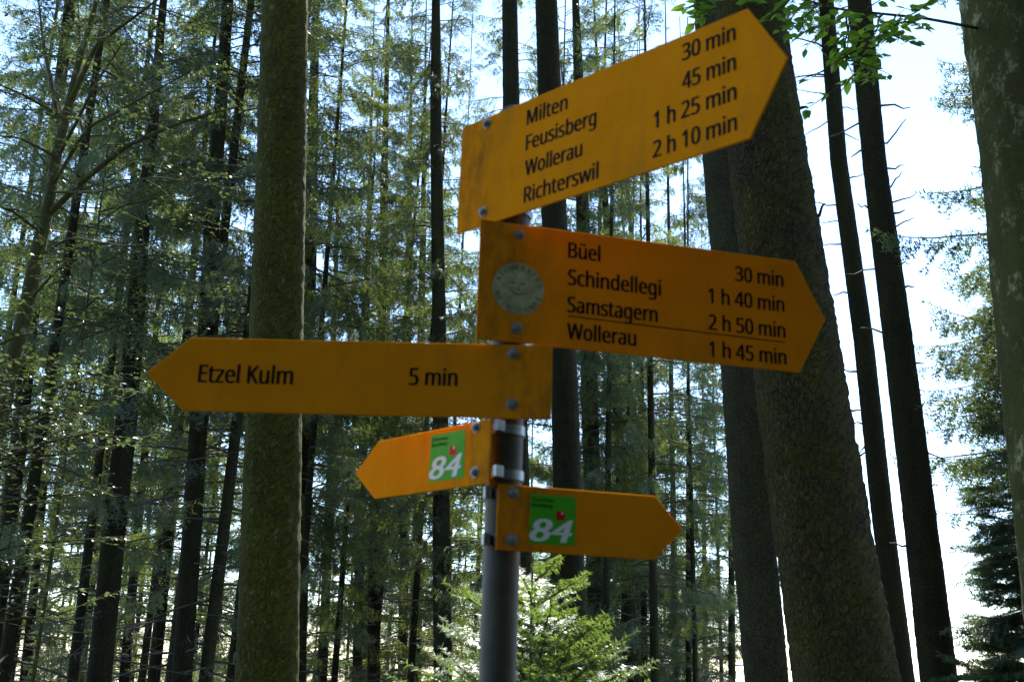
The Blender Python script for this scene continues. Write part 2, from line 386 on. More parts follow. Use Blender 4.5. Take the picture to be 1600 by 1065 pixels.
# lettering drawn by hand as outlines: advance width, then the closed outlines of each letter (x, y, x, y, ...)
GLYPH = {
    'M': (727, [[330,0,142,502,139,502,140,484,142,461,143,435,144,407,144,377,144,347,144,0,78,0,78,573,184,573,361,103,364,103,544,573,650,573,650,0,578,0,578,352,578,380,579,408,580,435,581,460,584,501,581,501,390,0]]),
    'i': (207, [[139,430,139,0,68,0,68,430],[104,591,119,588,133,580,142,566,145,546,142,526,133,512,119,504,104,501,88,504,75,512,66,526,63,546,66,566,75,580,88,588]]),
    'l': (207, [[139,0,68,0,68,609,139,609]]),
    't': (289, [[212,50,228,50,245,53,260,55,272,59,272,5,258,0,240,-4,219,-7,200,-8,167,-5,138,4,112,20,91,44,78,79,74,125,74,375,13,375,13,409,75,437,103,528,144,528,144,430,269,430,269,375,144,375,144,127,149,93,163,69,185,54]]),
    'e': (452, [[234,438,286,432,329,414,364,385,390,346,406,299,411,244,411,201,117,201,127,137,154,90,197,62,254,52,293,54,327,60,359,69,392,82,392,20,359,8,327,-1,292,-6,251,-8,194,-2,143,17,101,48,70,91,51,146,44,212,50,277,68,333,96,378,134,411,181,431],[233,380,188,372,154,348,130,309,119,257,338,257,335,292,326,322,312,346,292,364,266,376]]),
    'n': (496, [[275,438,343,429,391,401,421,352,431,280,431,0,361,0,361,275,355,321,338,353,308,372,265,379,204,368,166,338,146,289,139,223,139,0,68,0,68,430,125,430,136,371,140,371,156,392,175,409,198,422,222,431,248,436]]),
    'F': (416, [[150,0,78,0,78,573,398,573,398,509,150,509,150,306,383,306,383,243,150,243]]),
    'u': (496, [[427,430,427,0,370,0,359,57,356,57,340,36,321,20,298,8,273,-1,247,-6,220,-8,173,-4,134,8,103,29,81,59,68,99,63,148,63,430,135,430,135,153,141,108,158,76,188,57,230,51,273,55,306,69,330,91,345,121,354,160,357,206,357,430]]),
    's': (384, [[348,119,343,80,327,49,302,24,268,6,226,-4,176,-8,135,-6,99,-1,68,8,42,19,42,83,70,71,104,60,141,52,178,49,224,53,256,66,274,86,280,112,278,128,271,141,259,154,239,167,212,180,174,196,135,212,103,228,76,245,57,266,45,292,41,324,52,372,85,408,137,430,202,438,240,436,275,430,308,421,339,409,315,353,287,363,258,372,228,378,197,380,159,377,131,366,114,350,108,328,111,312,119,298,133,286,154,274,182,261,219,246,257,231,289,215,314,197,333,176,344,150]]),
    'b': (493, [[139,461,138,435,138,410,136,389,135,373,139,373,161,398,189,419,226,432,272,437,344,423,401,381,437,312,449,215,444,147,427,91,400,48,365,17,322,-2,272,-8,226,-3,189,10,161,31,139,55,133,55,119,0,68,0,68,609,139,609],[260,379,219,374,188,361,165,339,150,308,142,268,139,217,139,214,145,144,165,93,202,61,261,51,312,61,348,93,369,145,376,216,369,287,348,338,311,368]]),
    'r': (331, [[269,438,295,437,308,435,319,433,310,368,287,372,275,373,264,374,240,371,217,363,195,351,176,334,161,313,149,289,141,261,139,229,139,0,68,0,68,430,126,430,134,351,137,351,152,374,170,395,191,413,214,426,240,435]]),
    'g': (493, [[221,438,261,434,297,422,329,402,355,373,359,373,369,430,425,430,425,-7,420,-63,404,-109,378,-146,341,-172,293,-187,233,-192,188,-191,147,-186,110,-177,78,-165,78,-100,111,-114,149,-125,191,-132,237,-134,286,-126,324,-101,347,-63,355,-13,355,4,356,32,358,57,354,57,329,28,299,8,263,-4,221,-8,147,7,91,51,56,121,44,214,56,306,91,377,147,423],[230,379,197,374,169,359,147,336,130,303,120,262,117,213,124,143,146,92,182,60,232,50,262,52,288,58,309,69,326,85,340,105,349,131,354,161,356,197,356,214,353,267,343,309,326,340,302,362,270,374]]),
    'W': (746, [[735,573,583,0,510,0,399,375,389,410,380,443,373,471,370,488,367,471,361,443,352,409,348,391,342,373,234,0,161,0,10,573,85,573,174,223,183,186,190,151,194,134,196,118,201,87,206,119,210,137,213,154,222,191,232,227,333,573,407,573,512,225,518,206,523,187,532,151,535,133,538,117,544,87,547,107,550,129,555,151,560,175,572,224,660,573]]),
    'o': (485, [[442,216,438,165,428,121,411,82,388,51,359,25,324,7,285,-4,241,-8,200,-4,163,7,129,25,100,51,77,82,59,121,48,165,44,216,50,282,68,336,97,380,137,412,186,431,244,438,299,431,347,412,387,380,417,336,436,282],[117,216,120,169,130,128,147,95,172,71,203,56,243,51,282,56,314,71,339,95,356,128,366,169,369,216,365,263,355,303,338,335,314,359,282,374,242,379,185,368,147,335,124,284]]),
    'a': (450, [[231,437,299,428,347,403,376,358,385,293,385,0,334,0,320,61,317,61,298,40,279,22,258,9,234,-1,206,-6,172,-8,136,-5,103,6,75,23,55,48,41,80,37,119,50,176,87,219,152,245,243,257,316,259,316,285,310,330,293,359,265,375,227,380,194,378,163,370,133,359,106,347,84,400,115,414,151,426,190,434],[252,208,184,200,141,182,118,155,110,119,115,87,132,66,157,53,188,49,238,56,279,79,306,117,315,172,315,210]]),
    'R': (499, [[236,573,301,568,353,555,393,532,422,500,439,460,444,410,440,368,427,334,408,306,385,285,358,269,330,257,487,0,403,0,264,237,150,237,150,0,78,0,78,573],[232,510,150,510,150,298,236,298,296,304,338,325,362,359,370,407,366,440,355,467,336,486,310,500,275,507]]),
    'c': (385, [[241,-8,187,-2,139,15,99,45,69,87,50,143,44,213,51,284,71,342,102,385,142,415,191,432,245,438,278,436,309,431,336,424,358,415,337,356,316,363,292,370,267,374,244,376,204,371,172,358,148,335,131,303,120,263,117,213,120,166,131,126,148,94,172,71,202,58,240,53,273,55,302,60,328,68,351,78,351,15,328,5,304,-2,275,-7]]),
    'h': (496, [[139,431,138,415,138,399,135,370,140,370,155,391,174,407,196,420,221,429,247,435,273,437,321,433,360,421,391,400,413,370,426,330,431,280,431,0,361,0,361,275,355,321,338,353,308,372,265,379,222,374,189,360,166,338,150,308,142,269,139,222,139,0,68,0,68,609,139,609]]),
    'w': (630, [[346,243,336,276,328,308,321,335,316,357,313,357,308,335,302,307,294,275,289,259,284,242,207,1,127,1,9,431,82,431,141,201,147,178,153,154,163,109,167,90,169,73,172,73,178,97,185,128,193,160,201,188,277,431,354,431,428,188,440,149,446,129,451,109,455,90,457,74,460,74,463,89,466,108,471,129,477,153,489,201,549,431,621,431,502,1,419,1]]),
    'B': (521, [[241,573,336,565,404,541,445,497,459,431,456,399,446,371,431,347,409,328,382,313,350,304,350,300,384,292,415,279,441,261,461,236,474,203,478,163,472,115,454,74,425,42,385,19,337,5,279,0,78,0,78,573],[256,329,318,335,357,352,377,382,384,423,376,463,351,490,308,506,245,511,150,511,150,329],[150,269,150,61,265,61,330,68,371,91,394,125,401,168,398,197,388,221,370,241,344,256,307,266,260,269]]),
    'ü': (496, [[427,430,427,0,370,0,359,57,356,57,340,36,321,20,298,8,273,-1,247,-6,220,-8,173,-4,134,8,103,29,81,59,68,99,63,148,63,430,135,430,135,153,141,108,158,76,188,57,230,51,273,55,306,69,330,91,345,121,354,160,357,206,357,430],[136,546,138,564,147,576,159,583,173,585,187,583,200,576,208,564,211,546,208,529,200,516,187,509,173,506,159,509,147,516,138,529],[286,546,289,564,297,576,309,583,323,585,337,583,350,576,358,564,361,546,358,529,350,516,337,509,323,506,309,509,297,516,289,529]]),
    'S': (440, [[403,153,396,106,378,66,348,35,307,11,257,-3,198,-8,167,-7,137,-5,109,-1,83,4,61,11,41,19,41,88,73,76,113,65,156,57,201,55,240,57,273,66,298,79,316,98,327,120,330,147,327,173,318,194,302,213,277,230,242,247,196,265,161,279,131,294,106,311,85,330,69,351,57,375,50,403,48,435,54,477,71,513,99,542,136,563,180,576,231,581,276,578,318,572,355,562,389,549,366,487,336,499,302,508,266,515,229,517,196,515,169,507,148,494,133,478,124,457,121,434,124,407,133,386,149,367,172,351,204,335,246,318,293,299,332,279,362,255,385,228,398,194]]),
    'd': (493, [[221,-8,148,6,92,48,56,117,44,214,56,311,93,381,149,424,221,438,253,436,280,429,303,420,323,407,340,391,354,374,359,374,356,405,355,424,354,438,354,609,425,609,425,0,368,0,358,58,354,58,340,40,323,24,303,11,279,1,252,-6],[232,51,290,60,328,88,348,135,355,200,355,213,349,284,329,336,291,369,231,379,181,368,146,334,124,281,117,213,124,144,146,93,181,61]]),
    'E': (446, [[398,0,78,0,78,573,398,573,398,509,150,509,150,330,383,330,383,268,150,268,150,63,398,63]]),
    'z': (377, [[346,0,31,0,31,47,262,375,45,375,45,430,340,430,340,377,112,55,346,55]]),
    'K': (496, [[496,0,411,0,209,273,150,222,150,0,78,0,78,573,150,573,150,290,174,318,199,345,249,399,403,573,488,573,261,323]]),
    'm': (750, [[540,438,603,429,649,401,676,352,685,280,685,0,615,0,615,277,610,321,594,353,567,372,528,379,474,369,438,342,418,298,411,237,411,0,342,0,342,277,339,308,332,333,320,353,303,367,281,376,253,379,215,374,185,360,164,338,150,308,141,269,139,223,139,0,68,0,68,430,125,430,136,371,140,371,155,392,173,409,194,422,217,431,241,436,266,438,312,433,349,420,378,398,398,366,402,366,427,398,461,420,499,433]]),
    '0': (459, [[419,287,417,221,409,163,395,112,376,70,349,37,316,12,276,-3,229,-8,170,1,122,27,86,70,60,129,44,201,39,287,44,373,58,446,83,504,119,547,167,573,229,581,287,573,335,547,372,504,399,446,414,373],[110,287,113,215,121,156,137,111,159,78,190,59,229,52,268,59,298,78,320,110,336,156,345,215,348,287,345,359,336,417,320,463,298,495,268,515,229,521,190,515,159,495,137,463,121,417,113,359]]),
    '1': (459, [[285,0,216,0,216,400,216,439,217,470,219,499,207,487,196,477,169,455,108,405,71,452,226,573,285,573]]),
    '2': (459, [[417,0,38,0,38,59,188,210,228,251,261,287,287,320,306,353,318,387,322,424,315,466,294,496,261,514,221,520,181,517,147,506,115,489,83,466,45,513,68,531,94,548,122,561,153,572,186,578,221,581,270,576,313,562,347,540,372,510,388,472,394,428,389,385,375,344,353,305,324,267,288,227,247,185,128,67,128,64,417,64]]),
    '3': (459, [[395,439,392,403,381,372,363,347,340,326,310,311,277,302,277,298,337,283,379,255,405,214,413,163,407,116,390,74,360,40,318,14,263,-3,193,-8,150,-6,110,-1,72,8,36,23,36,89,74,73,114,61,155,54,194,51,260,59,305,81,331,117,339,164,335,197,320,223,297,242,265,255,226,263,179,265,123,265,123,326,180,326,223,329,259,339,286,356,307,377,319,404,323,434,316,471,295,498,262,516,219,521,190,520,164,515,140,508,117,498,96,487,75,473,39,521,73,544,115,563,163,576,218,581,296,571,352,540,384,495]]),
    '4': (459, [[443,130,359,130,359,0,291,0,291,130,17,130,17,190,286,576,359,576,359,193,443,193],[291,374,291,412,293,444,294,474,295,500,292,500,285,485,276,468,266,451,257,438,86,193,291,193]]),
    '5': (459, [[221,351,275,346,322,331,361,307,389,274,407,232,413,183,407,128,387,81,356,43,314,15,261,-2,199,-8,156,-6,116,0,80,10,51,23,51,90,82,74,121,62,161,55,200,52,239,55,274,65,302,82,323,106,336,137,341,176,332,225,306,262,262,284,197,292,173,291,146,288,120,284,99,280,64,302,86,573,373,573,373,508,146,508,132,342,169,348,194,350]]),
    '6': (459, [[44,245,46,294,51,342,60,389,75,433,95,474,121,510,155,539,196,562,246,576,306,581,324,580,344,579,362,577,377,573,377,513,362,517,344,520,326,522,308,523,257,518,216,504,183,483,158,454,139,419,127,380,119,337,115,291,119,291,133,309,150,326,170,339,194,350,223,356,255,358,302,353,342,338,375,313,400,279,416,236,421,184,415,129,399,82,372,44,336,15,291,-2,239,-8,199,-4,163,7,130,26,101,54,77,89,59,133,48,185],[238,51,284,59,320,84,343,125,351,184,344,233,324,271,289,295,241,303,205,299,175,287,150,270,131,248,119,223,115,198,117,172,123,146,133,121,146,99,164,79,185,64,210,55]]),
    '7': (459, [[109,0,344,508,35,508,35,573,419,573,419,518,187,0]]),
    '8': (459, [[229,581,276,577,318,565,352,546,378,519,395,485,400,443,396,411,385,383,368,359,346,338,320,319,291,303,325,285,355,265,381,242,401,216,414,185,419,148,413,104,395,65,367,34,330,11,284,-3,231,-8,174,-3,126,10,89,33,61,63,45,101,39,146,43,183,56,214,75,241,99,264,128,283,158,299,131,316,107,336,87,358,71,383,61,411,58,444,63,485,80,518,107,545,141,565,182,577],[108,145,116,107,138,76,176,55,229,48,281,55,319,76,342,108,350,148,346,174,335,197,317,217,293,235,264,251,229,265,217,270,184,254,157,237,136,219,121,197,111,173],[228,524,188,518,155,502,134,476,127,441,130,414,141,391,157,373,179,357,204,344,232,330,258,343,282,357,302,373,317,392,327,414,330,441,323,476,302,502,270,518]]),
    '9': (459, [[417,328,415,279,410,231,401,183,387,139,366,99,340,63,306,33,265,11,214,-3,154,-8,137,-8,117,-6,97,-4,82,0,82,60,97,56,115,53,134,50,152,50,204,54,245,68,278,90,303,118,322,153,334,192,342,235,346,281,341,281,327,263,310,247,290,233,266,223,237,216,204,214,158,219,118,235,85,260,61,294,45,336,40,387,46,443,63,491,90,529,127,557,171,575,223,581,262,577,299,565,332,545,361,518,384,483,402,439,413,388],[223,521,178,513,142,488,118,447,110,388,117,339,137,301,171,277,220,269,256,273,286,285,311,303,330,325,342,349,346,374,344,400,338,426,328,451,315,474,298,493,277,508,252,518]]),
}

def text_geo(txt, x, y, width=None, cap=0.027, align='l', bold=0.019, shear=0.0, ysc=1.0):
    """flat lettering as (verts, faces) in a board's x, z"""
    own = all(c in GLYPH or c == ' ' for c in txt) and not shear
    if own:
        cu = bpy.data.curves.new('t', 'CURVE')
        cu.dimensions = '2D'; cu.fill_mode = 'BOTH'
        pen = 0.0
        for ch in txt:
            if ch == ' ':
                pen += 0.208; continue
            adv, sps = GLYPH[ch]
            for sp in sps:
                n = len(sp) // 2
                q = cu.splines.new('POLY')
                q.points.add(n - 1)
                for i in range(n):
                    q.points[i].co = (pen + sp[2 * i] / 1000, sp[2 * i + 1] / 1000, 0, 1)
                q.use_cyclic_u = True
            pen += adv / 1000
        capu = 0.573
    else:
        cu = bpy.data.curves.new('t', 'FONT')
        cu.body = txt
        cu.shear = shear
        cu.resolution_u = 3
        capu = 0.70
    ob = bpy.data.objects.new('t', cu)
    COL.objects.link(ob)
    dg = bpy.context.evaluated_depsgraph_get()
    me = bpy.data.meshes.new_from_object(ob.evaluated_get(dg))
    n = len(me.vertices)
    V = np.zeros(n * 3)
    me.vertices.foreach_get('co', V)
    V = V.reshape(-1, 3)
    F = [tuple(p.vertices) for p in me.polygons]
    bpy.data.objects.remove(ob); bpy.data.curves.remove(cu); bpy.data.meshes.remove(me)
    s = cap / capu
    w0 = V[:, 0].max() - V[:, 0].min()
    sx = width / w0 if width else s * 0.85
    X = (V[:, 0] - V[:, 0].min()) * sx
    if align == 'r':
        X -= X.max()
    if align == 'c':
        X -= X.max() / 2
    G = np.stack([X + x, np.zeros(n), V[:, 1] * s * ysc + y], 1)
    if not bold:
        return G, F
    # heavier strokes: the letter pressed three times, a hair apart
    d = bold * s
    return (np.concatenate([G + np.array([k * d, 0, abs(k) * 1e-9]) for k in (-1, 0, 1)]),
            [tuple(i + k * n for i in f) for k in range(3) for f in F])

def add_text(mb, geo, yoff, mat=0):
    V, F = geo
    V = V.copy(); n3 = len(V) // 3
    V[:, 1] = yoff - (np.arange(len(V)) // max(1, n3)) * 4e-5
    base = mb.n
    mb.v.append(V); mb.n += len(V)
    by = {}
    for f in F:
        by.setdefault(len(f), []).append(f)
    for k, fs in by.items():
        a = np.array(fs) + base
        mb.f.append(a); mb.m.append(np.full(len(a), mat, dtype=np.int32))

TH = 0.004
FRONT = -TH / 2
def board_mesh(k, L, H, tip):
    """pentagon plate, bevelled rim, pole end at x = 0"""
    out = np.array([(0, H / 2), (L, H / 2), (L + tip, 0), (L, -H / 2), (0, -H / 2)])
    c = out.mean(0)
    b = 0.0012
    def ring(ins, y):
        # inset by moving each vertex along bisector
        n = len(out); res = []
        for i in range(n):
            p, a, q = out[i - 1], out[i], out[(i + 1) % n]
            d1 = (a - p) / np.linalg.norm(a - p); d2 = (q - a) / np.linalg.norm(q - a)
            n1 = np.array([-d1[1], d1[0]]); n2 = np.array([-d2[1], d2[0]])
            m_ = n1 + n2; m_ /= (m_ @ n1)
            if (c - a) @ m_ < 0: m_ = -m_
            r = a + m_ * ins
            res.append((k * r[0], y, r[1]))
        return res
    rings = [ring(b, FRONT), ring(0, FRONT + b), ring(0, -FRONT - b), ring(b, -FRONT)]
    V = np.array(sum(rings, []))
    F = []
    for i in range(3):
        for j in range(5):
            F.append((i * 5 + j, i * 5 + (j + 1) % 5, (i + 1) * 5 + (j + 1) % 5, (i + 1) * 5 + j))
    if k < 0:
        F = [f[::-1] for f in F]
    mb = MB()
    mb.add(V, np.array(F))
    e = np.array([[0, 1, 2, 3, 4][::-1], [15, 16, 17, 18, 19]])
    if k < 0:
        e = e[:, ::-1]
    mb.n = 0
    mb.add(np.zeros((0, 3)), e)
    return mb

def bolt_mesh():
    mb = MB()
    prof = [(0.0095, 0.0), (0.0095, -0.0012), (0.0088, -0.0016)]
    sg = 20
    def lathe(prof, sg, top=True):
        V = []
        for r, y in prof:
            for i in range(sg):
                a = 2 * math.pi * i / sg
                V.append((r * math.cos(a), y, r * math.sin(a)))
        F = []
        for j in range(len(prof) - 1):
            for i in range(sg):
                F.append((j * sg + i, j * sg + (i + 1) % sg, (j + 1) * sg + (i + 1) % sg, (j + 1) * sg + i))
        mb.add(V, np.array(F))
        mb.add(np.array(V[-sg:]), np.array([list(range(sg))]))
    lathe(prof, sg)
    lathe([(0.0066, -0.0016), (0.0066, -0.0052), (0.0058, -0.0062)], 6)
    lathe([(0.0036, -0.0062), (0.0036, -0.0085), (0.003, -0.009)], 12)
    return mb.mesh('bolt', [MT['steel']])

BOARDS = {  # k, s, z, yaw, tilt, L, H, tip, perpendicular offset
    's1': (1, .0963, .7984, -44.62, -.43, .5873, .2015, .0611, .036),
    's2': (1, .0640, .5889, 15.35, .32, .5748, .2033, .0552, .036),
    's3': (-1, .0724, .4228, 1.74, -.32, .5837, .1209, .0657, .036),
    's4': (-1, .0264, .3071, 48.57, .01, .3023, .1010, .0650, .052),
    's5': (1, .0190, .2083, 14.60, -.13, .2595, .1009, .0472, .036)}
BLAB = {'s1': 'topmost board, four destinations from Milten to Richterswil, pointing right and up close',
        's2': 'darker board with round faded sticker, destinations from Büel to Wollerau',
        's3': 'longest single line board pointing left to Etzel Kulm',
        's4': 'short brighter board with green 84 sticker pointing left',
        's5': 'short darker board with green 84 sticker pointing right'}

def build_signpost():
    gz = ground_z(CX, CY)
    root = empty('signpost', (CX + LX * (-CAMZ), CY, gz), 'hiking signpost with five orange arrow boards on a weathered metal pole', 'signpost')
    bpy.context.view_layer.update()
    off = np.array(root.location)
    # pole
    mb = MB()
    z0, z1 = -CAMZ - 0.3, 0.903
    zs = [z0, z1 - .006, z1, z1]
    tube(mb, [(CX + LX * z, CY, z + CAMZ) - off for z in zs[:2]], [0.0285, 0.0285], 32)
    tube(mb, [(CX + LX * z, CY, z + CAMZ) - off for z in (z1 - .012, z1 + .004, z1 + .012)], [0.0305, 0.0305, 0.022], 32)
    link('pole', mb.mesh('pole', [MT['pole']], (0,)), root)
    bme = bolt_mesh()
    for key, (k, s, z, yaw, tilt, L, H, tip, dd) in BOARDS.items():
        yaw, tilt = math.radians(yaw), math.radians(tilt)
        h = np.array([k * math.cos(yaw), math.sin(yaw), 0]); up = np.array([0, 0, 1.0])
        n = np.cross(h, up) * k
        if n[1] > 0: n = -n
        h2 = h * math.cos(tilt) + up * math.sin(tilt); u2 = up * math.cos(tilt) - h * math.sin(tilt)
        m_ = np.array([CX + LX * z, CY, z + CAMZ]) + n * dd
        o = m_ - h2 * s
        X = k * h2; Zv = u2; Y = np.cross(Zv, X)
        mat = Matrix.Identity(4)
        loc = o - off
        for i in range(3):
            mat[i][0], mat[i][1], mat[i][2], mat[i][3] = X[i], Y[i], Zv[i], loc[i]
        bo = link('direction_board', board_mesh(k, L, H, tip).mesh('direction_board', [MT['orange']]), root)
        bo.matrix_local = mat
        bo['label'] = BLAB[key]
        t0 = FRONT - 0.0005
        def txt(name, *a, **kw):
            mb = MB(); add_text(mb, text_geo(*a, **kw), t0)
            return link(name, mb.mesh(name, [MT['ink']]), bo)
        if key == 's1':
            for tx, wd, y in (('Milten', .0885, .0545), ('Feusisberg', .150, .0085), ('Wollerau', .122, -.037), ('Richterswil', .1565, -.0845)):
                txt('destination_text', tx, .1605, y, wd)
            for tx, wd, y in (('30 min', .091, .058), ('45 min', .091, .011), ('1 h 25 min', .1425, -.035), ('2 h 10 min', .1435, -.082)):
                txt('walking_time_text', tx, .566, y, wd, align='r')
            bs = [(.0645, .0868), (.0655, -.0766)]
        if key == 's2':
            for tx, wd, y in (('Büel', .055, .054), ('Schindellegi', .1645, .0065), ('Samstagern', .158, -.0405), ('Wollerau', .1195, -.086)):
                txt('destination_text', tx, .1525, y, wd)
            for tx, wd, y in (('30 min', .0915, .0502), ('1 h 40 min', .143, .004), ('2 h 50 min', .1435, -.043), ('1 h 45 min', .1435, -.0905)):
                txt('walking_time_text', tx, .5487, y, wd, align='r')
            mb = MB()
            mb.add([(.153, t0, -.0463), (.5487, t0, -.0498), (.5487, t0, -.0516), (.153, t0, -.0481)], np.array([[3, 2, 1, 0]]))
            link('divider_line', mb.mesh('divider_line', [MT['ink']]), bo)
            bs = [(.0665, .0833), (.0668, -.0774)]
            # round sticker
            mb = MB()
            cx, cz, R = .0675, -.0105, .044
            V = []
            for j in range(40):
                a = 2 * math.pi * j / 40
                V.append((cx + R * math.cos(a), FRONT - .0004, cz + R * math.sin(a)))
            mb.add(V, np.array([list(range(40))]), 0)
            def ringtext(tx, a0, a1, rad, inward):
                for i, ch in enumerate(tx):
                    if ch == ' ': continue
                    a = a0 + (a1 - a0) * i / (len(tx) - 1)
                    G, F = text_geo(ch, 0, 0, cap=.0092, align='c')
                    G[:, 2] -= .0046
                    rot = a - math.pi / 2 if not inward else a + math.pi / 2
                    ca, sa = math.cos(rot), math.sin(rot)
                    Gx = G[:, 0] * ca - G[:, 2] * sa + cx + rad * math.cos(a)
                    Gz = G[:, 0] * sa + G[:, 2] * ca + cz + rad * math.sin(a)
                    add_text(mb, (np.stack([Gx, G[:, 1], Gz], 1), F), FRONT - .0008, 1)
            r = math.radians
            ringtext('ATOMKRAFT?', r(158), r(14), .0365, False)
            ringtext('NEIN DANKE', r(198), r(338), .0365, True)
            def stroke(pts, wd=.0011):
                for (x0, y0), (x1, y1) in zip(pts[:-1], pts[1:]):
                    d = np.array([x1 - x0, y1 - y0]); d /= np.linalg.norm(d); q = np.array([-d[1], d[0]]) * wd
                    e = d * wd * .5
                    mb.add([(cx + x0 - e[0] + q[0], FRONT - .0008, cz + y0 - e[1] + q[1]), (cx + x1 + e[0] + q[0], FRONT - .0008, cz + y1 + e[1] + q[1]),
                            (cx + x1 + e[0] - q[0], FRONT - .0008, cz + y1 + e[1] - q[1]), (cx + x0 - e[0] - q[0], FRONT - .0008, cz + y0 - e[1] - q[1])], np.array([[0, 3, 2, 1]]), 1)
            stroke([(-.012, -.004), (-.008, -.008), (-.002, -.0103), (.005, -.0095), (.0105, -.006)])
            stroke([(-.013, .008), (-.0095, .010), (-.006, .0085)])
            stroke([(.004, .0075), (.008, .0093), (.0115, .0075)])
            stroke([(.0005, .004), (-.0005, -.001), (.002, -.002)], .0008)
            st = link('round_sticker', mb.mesh('round_sticker', [MT['cream'], MT['fadedink']]), bo)
            st['label'] = 'faded round sticker with a smiling face and ring of letters'
        if key == 's3':
            txt('destination_text', 'Etzel Kulm', -.5640, -.0135, .1505, cap=.029)
            txt('walking_time_text', '5 min', -.151, -.010, .0755, align='r', cap=.028)
            bs = [(-.0625, .045), (-.0625, -.0377)]
        if key in ('s4', 's5'):
            x0, x1, zb, zt = ((-.150, -.0612, -.0355, .0418) if key == 's4' else (.0522, .1264, -.037, .0386))
            W, Ht = x1 - x0, zt - zb
            mb = MB()
            mb.add([(x0, FRONT - .0004, zb), (x1, FRONT - .0004, zb), (x1, FRONT - .0004, zt), (x0, FRONT - .0004, zt)], np.array([[0, 1, 2, 3]]), 0)
            u = lambda a: x0 + W * a
            v_ = lambda b: zb + Ht * b
            add_text(mb, text_geo('Zürichsee', u(.04), v_(.86), W * .46, cap=Ht * .075, bold=.012), FRONT - .0008, 1)
            add_text(mb, text_geo('Rundweg', u(.04), v_(.745), W * .44, cap=Ht * .075, bold=.012), FRONT - .0008, 1)
            add_text(mb, text_geo('84', u(.02), v_(.05), W * .90, cap=Ht * .47, bold=.035, shear=.22), FRONT - .0008, 2)
            ax, bx, az, bz = u(.575), u(.76), v_(.50), v_(.69)
            mb.add([(ax, FRONT - .0008, az), (bx, FRONT - .0008, az), (bx, FRONT - .0008, bz), (ax, FRONT - .0008, bz)], np.array([[0, 1, 2, 3]]), 3)
            q = (bx - ax)
            ccx, ccz = ax + q * .68, az + (bz - az) * .78
            for (hw, hh) in ((q * .16, q * .055), (q * .055, q * .16)):
                e_ = .0010 if hw > hh else .00105
                mb.add([(ccx - hw, FRONT - e_, ccz - hh), (ccx + hw, FRONT - e_, ccz - hh), (ccx + hw, FRONT - e_, ccz + hh), (ccx - hw, FRONT - e_, ccz + hh)], np.array([[0, 1, 2, 3]]), 2)
            st = link('route_sticker', mb.mesh('route_sticker', [MT['green'], MT['ink'], MT['white'], MT['red']]), bo)
            st['label'] = 'green square route sticker with white number 84 and red flag'
            bs = [(-.035, .041), (-.033, -.0305)] if key == 's4' else [(.024, .0379), (.0246, -.0337)]
        for bx, bz in bs:
            b = link('bolt', bme, bo)
            b.location = (bx, FRONT, bz)
            b.rotation_euler = (0, random.Random(bx * 99 + bz).uniform(0, 1), 0)
            # band round the pole, with its lug running to the back of the board
            wp = np.array(o + X * bx + Zv * bz)
            zc = wp[2]
            axp = np.array([CX + LX * (zc - CAMZ), CY, zc])
            mb = MB()
            sg = 32
            hh, r0, r1 = .0075, .0292, .0318
            V = []
            for rr, zz in ((r0, -hh), (r1, -hh), (r1, hh), (r0, hh)):
                for j in range(sg):
                    a = 2 * math.pi * j / sg
                    V.append(axp - off + np.array([rr * math.cos(a), rr * math.sin(a), zz]))
            F = [(i * sg + j, i * sg + (j + 1) % sg, ((i + 1) % 4) * sg + (j + 1) % sg, ((i + 1) % 4) * sg + j) for i in range(4) for j in range(sg)]
            mb.add(V, np.array(F), 0)
            # lug block: from the ring to just behind the board, both sides of the pole
            back = dd - TH / 2 - .0002
            for sd_ in (-1, 1):
                xa, xb = sd_ * .028, sd_ * .0375
                B8 = []
                for xx in (xa, xb):
                    for yy in (-back, -back + .016):
                        for zz in (-.0085, .0085):
                            B8.append(axp - off + X * xx + Y * yy + np.array([0, 0, zz]))
                mb.add(B8, np.array([(0, 1, 3, 2), (4, 6, 7, 5), (0, 4, 5, 1), (2, 3, 7, 6), (0, 2, 6, 4), (1, 5, 7, 3)]), 0)
            link('clamp_band', mb.mesh('clamp_band', [MT['band']]), root)
build_signpost()

# ------------------------------------------------------------------ trunks
def trunk_axis(pts, Y, height):
    """centre line and radii in the world from photo pixels (x, y, width) at distance Y"""
    P, R = [], []
    for (px, py, wd) in pts:
        p = at(px, py, Y)
        P.append(p); R.append(wd / 2 * depth(p) / FPX)
    P, R = np.array(P), np.array(R)
    o = np.argsort(P[:, 2]); P, R = P[o], R[o]
    if len(P) > 1:
        sx, ix = np.polyfit(P[:, 2], P[:, 0], 1)
        sr, ir = np.polyfit(P[:, 2], R, 1)
        sr = min(sr, -0.003)
    else:
        sx, sr = 0, -0.006
    zb = ground_z(P[0][0] - sx * P[0][2], Y)
    x_b = P[0][0] + sx * (zb - P[0][2])
    zs = np.arange(zb - 0.3, zb + height, 0.25)
    X = np.where(zs < P[0][2], P[0][0] + sx * (zs - P[0][2]), np.where(zs > P[-1][2], P[-1][0] + sx * (zs - P[-1][2]), np.interp(zs, P[:, 2], P[:, 0])))
    rr = np.where(zs < P[0][2], R[0] + sr * (zs - P[0][2]), np.where(zs > P[-1][2], R[-1] + sr * (zs - P[-1][2]), np.interp(zs, P[:, 2], R)))
    rr = np.clip(rr, 0.02, None)
    # taper to the top
    tt = np.clip((zs - (zb + height * 0.6)) / (height * 0.4), 0, 1)
    rr = rr * (1 - 0.85 * tt)
    rr = rr * (1 + 0.7 * np.exp(-(zs - zb) / 0.35).clip(0, 2))
    C = np.stack([X, np.full_like(X, Y), zs], 1)
    return C, rr, np.array([x_b, Y, zb])

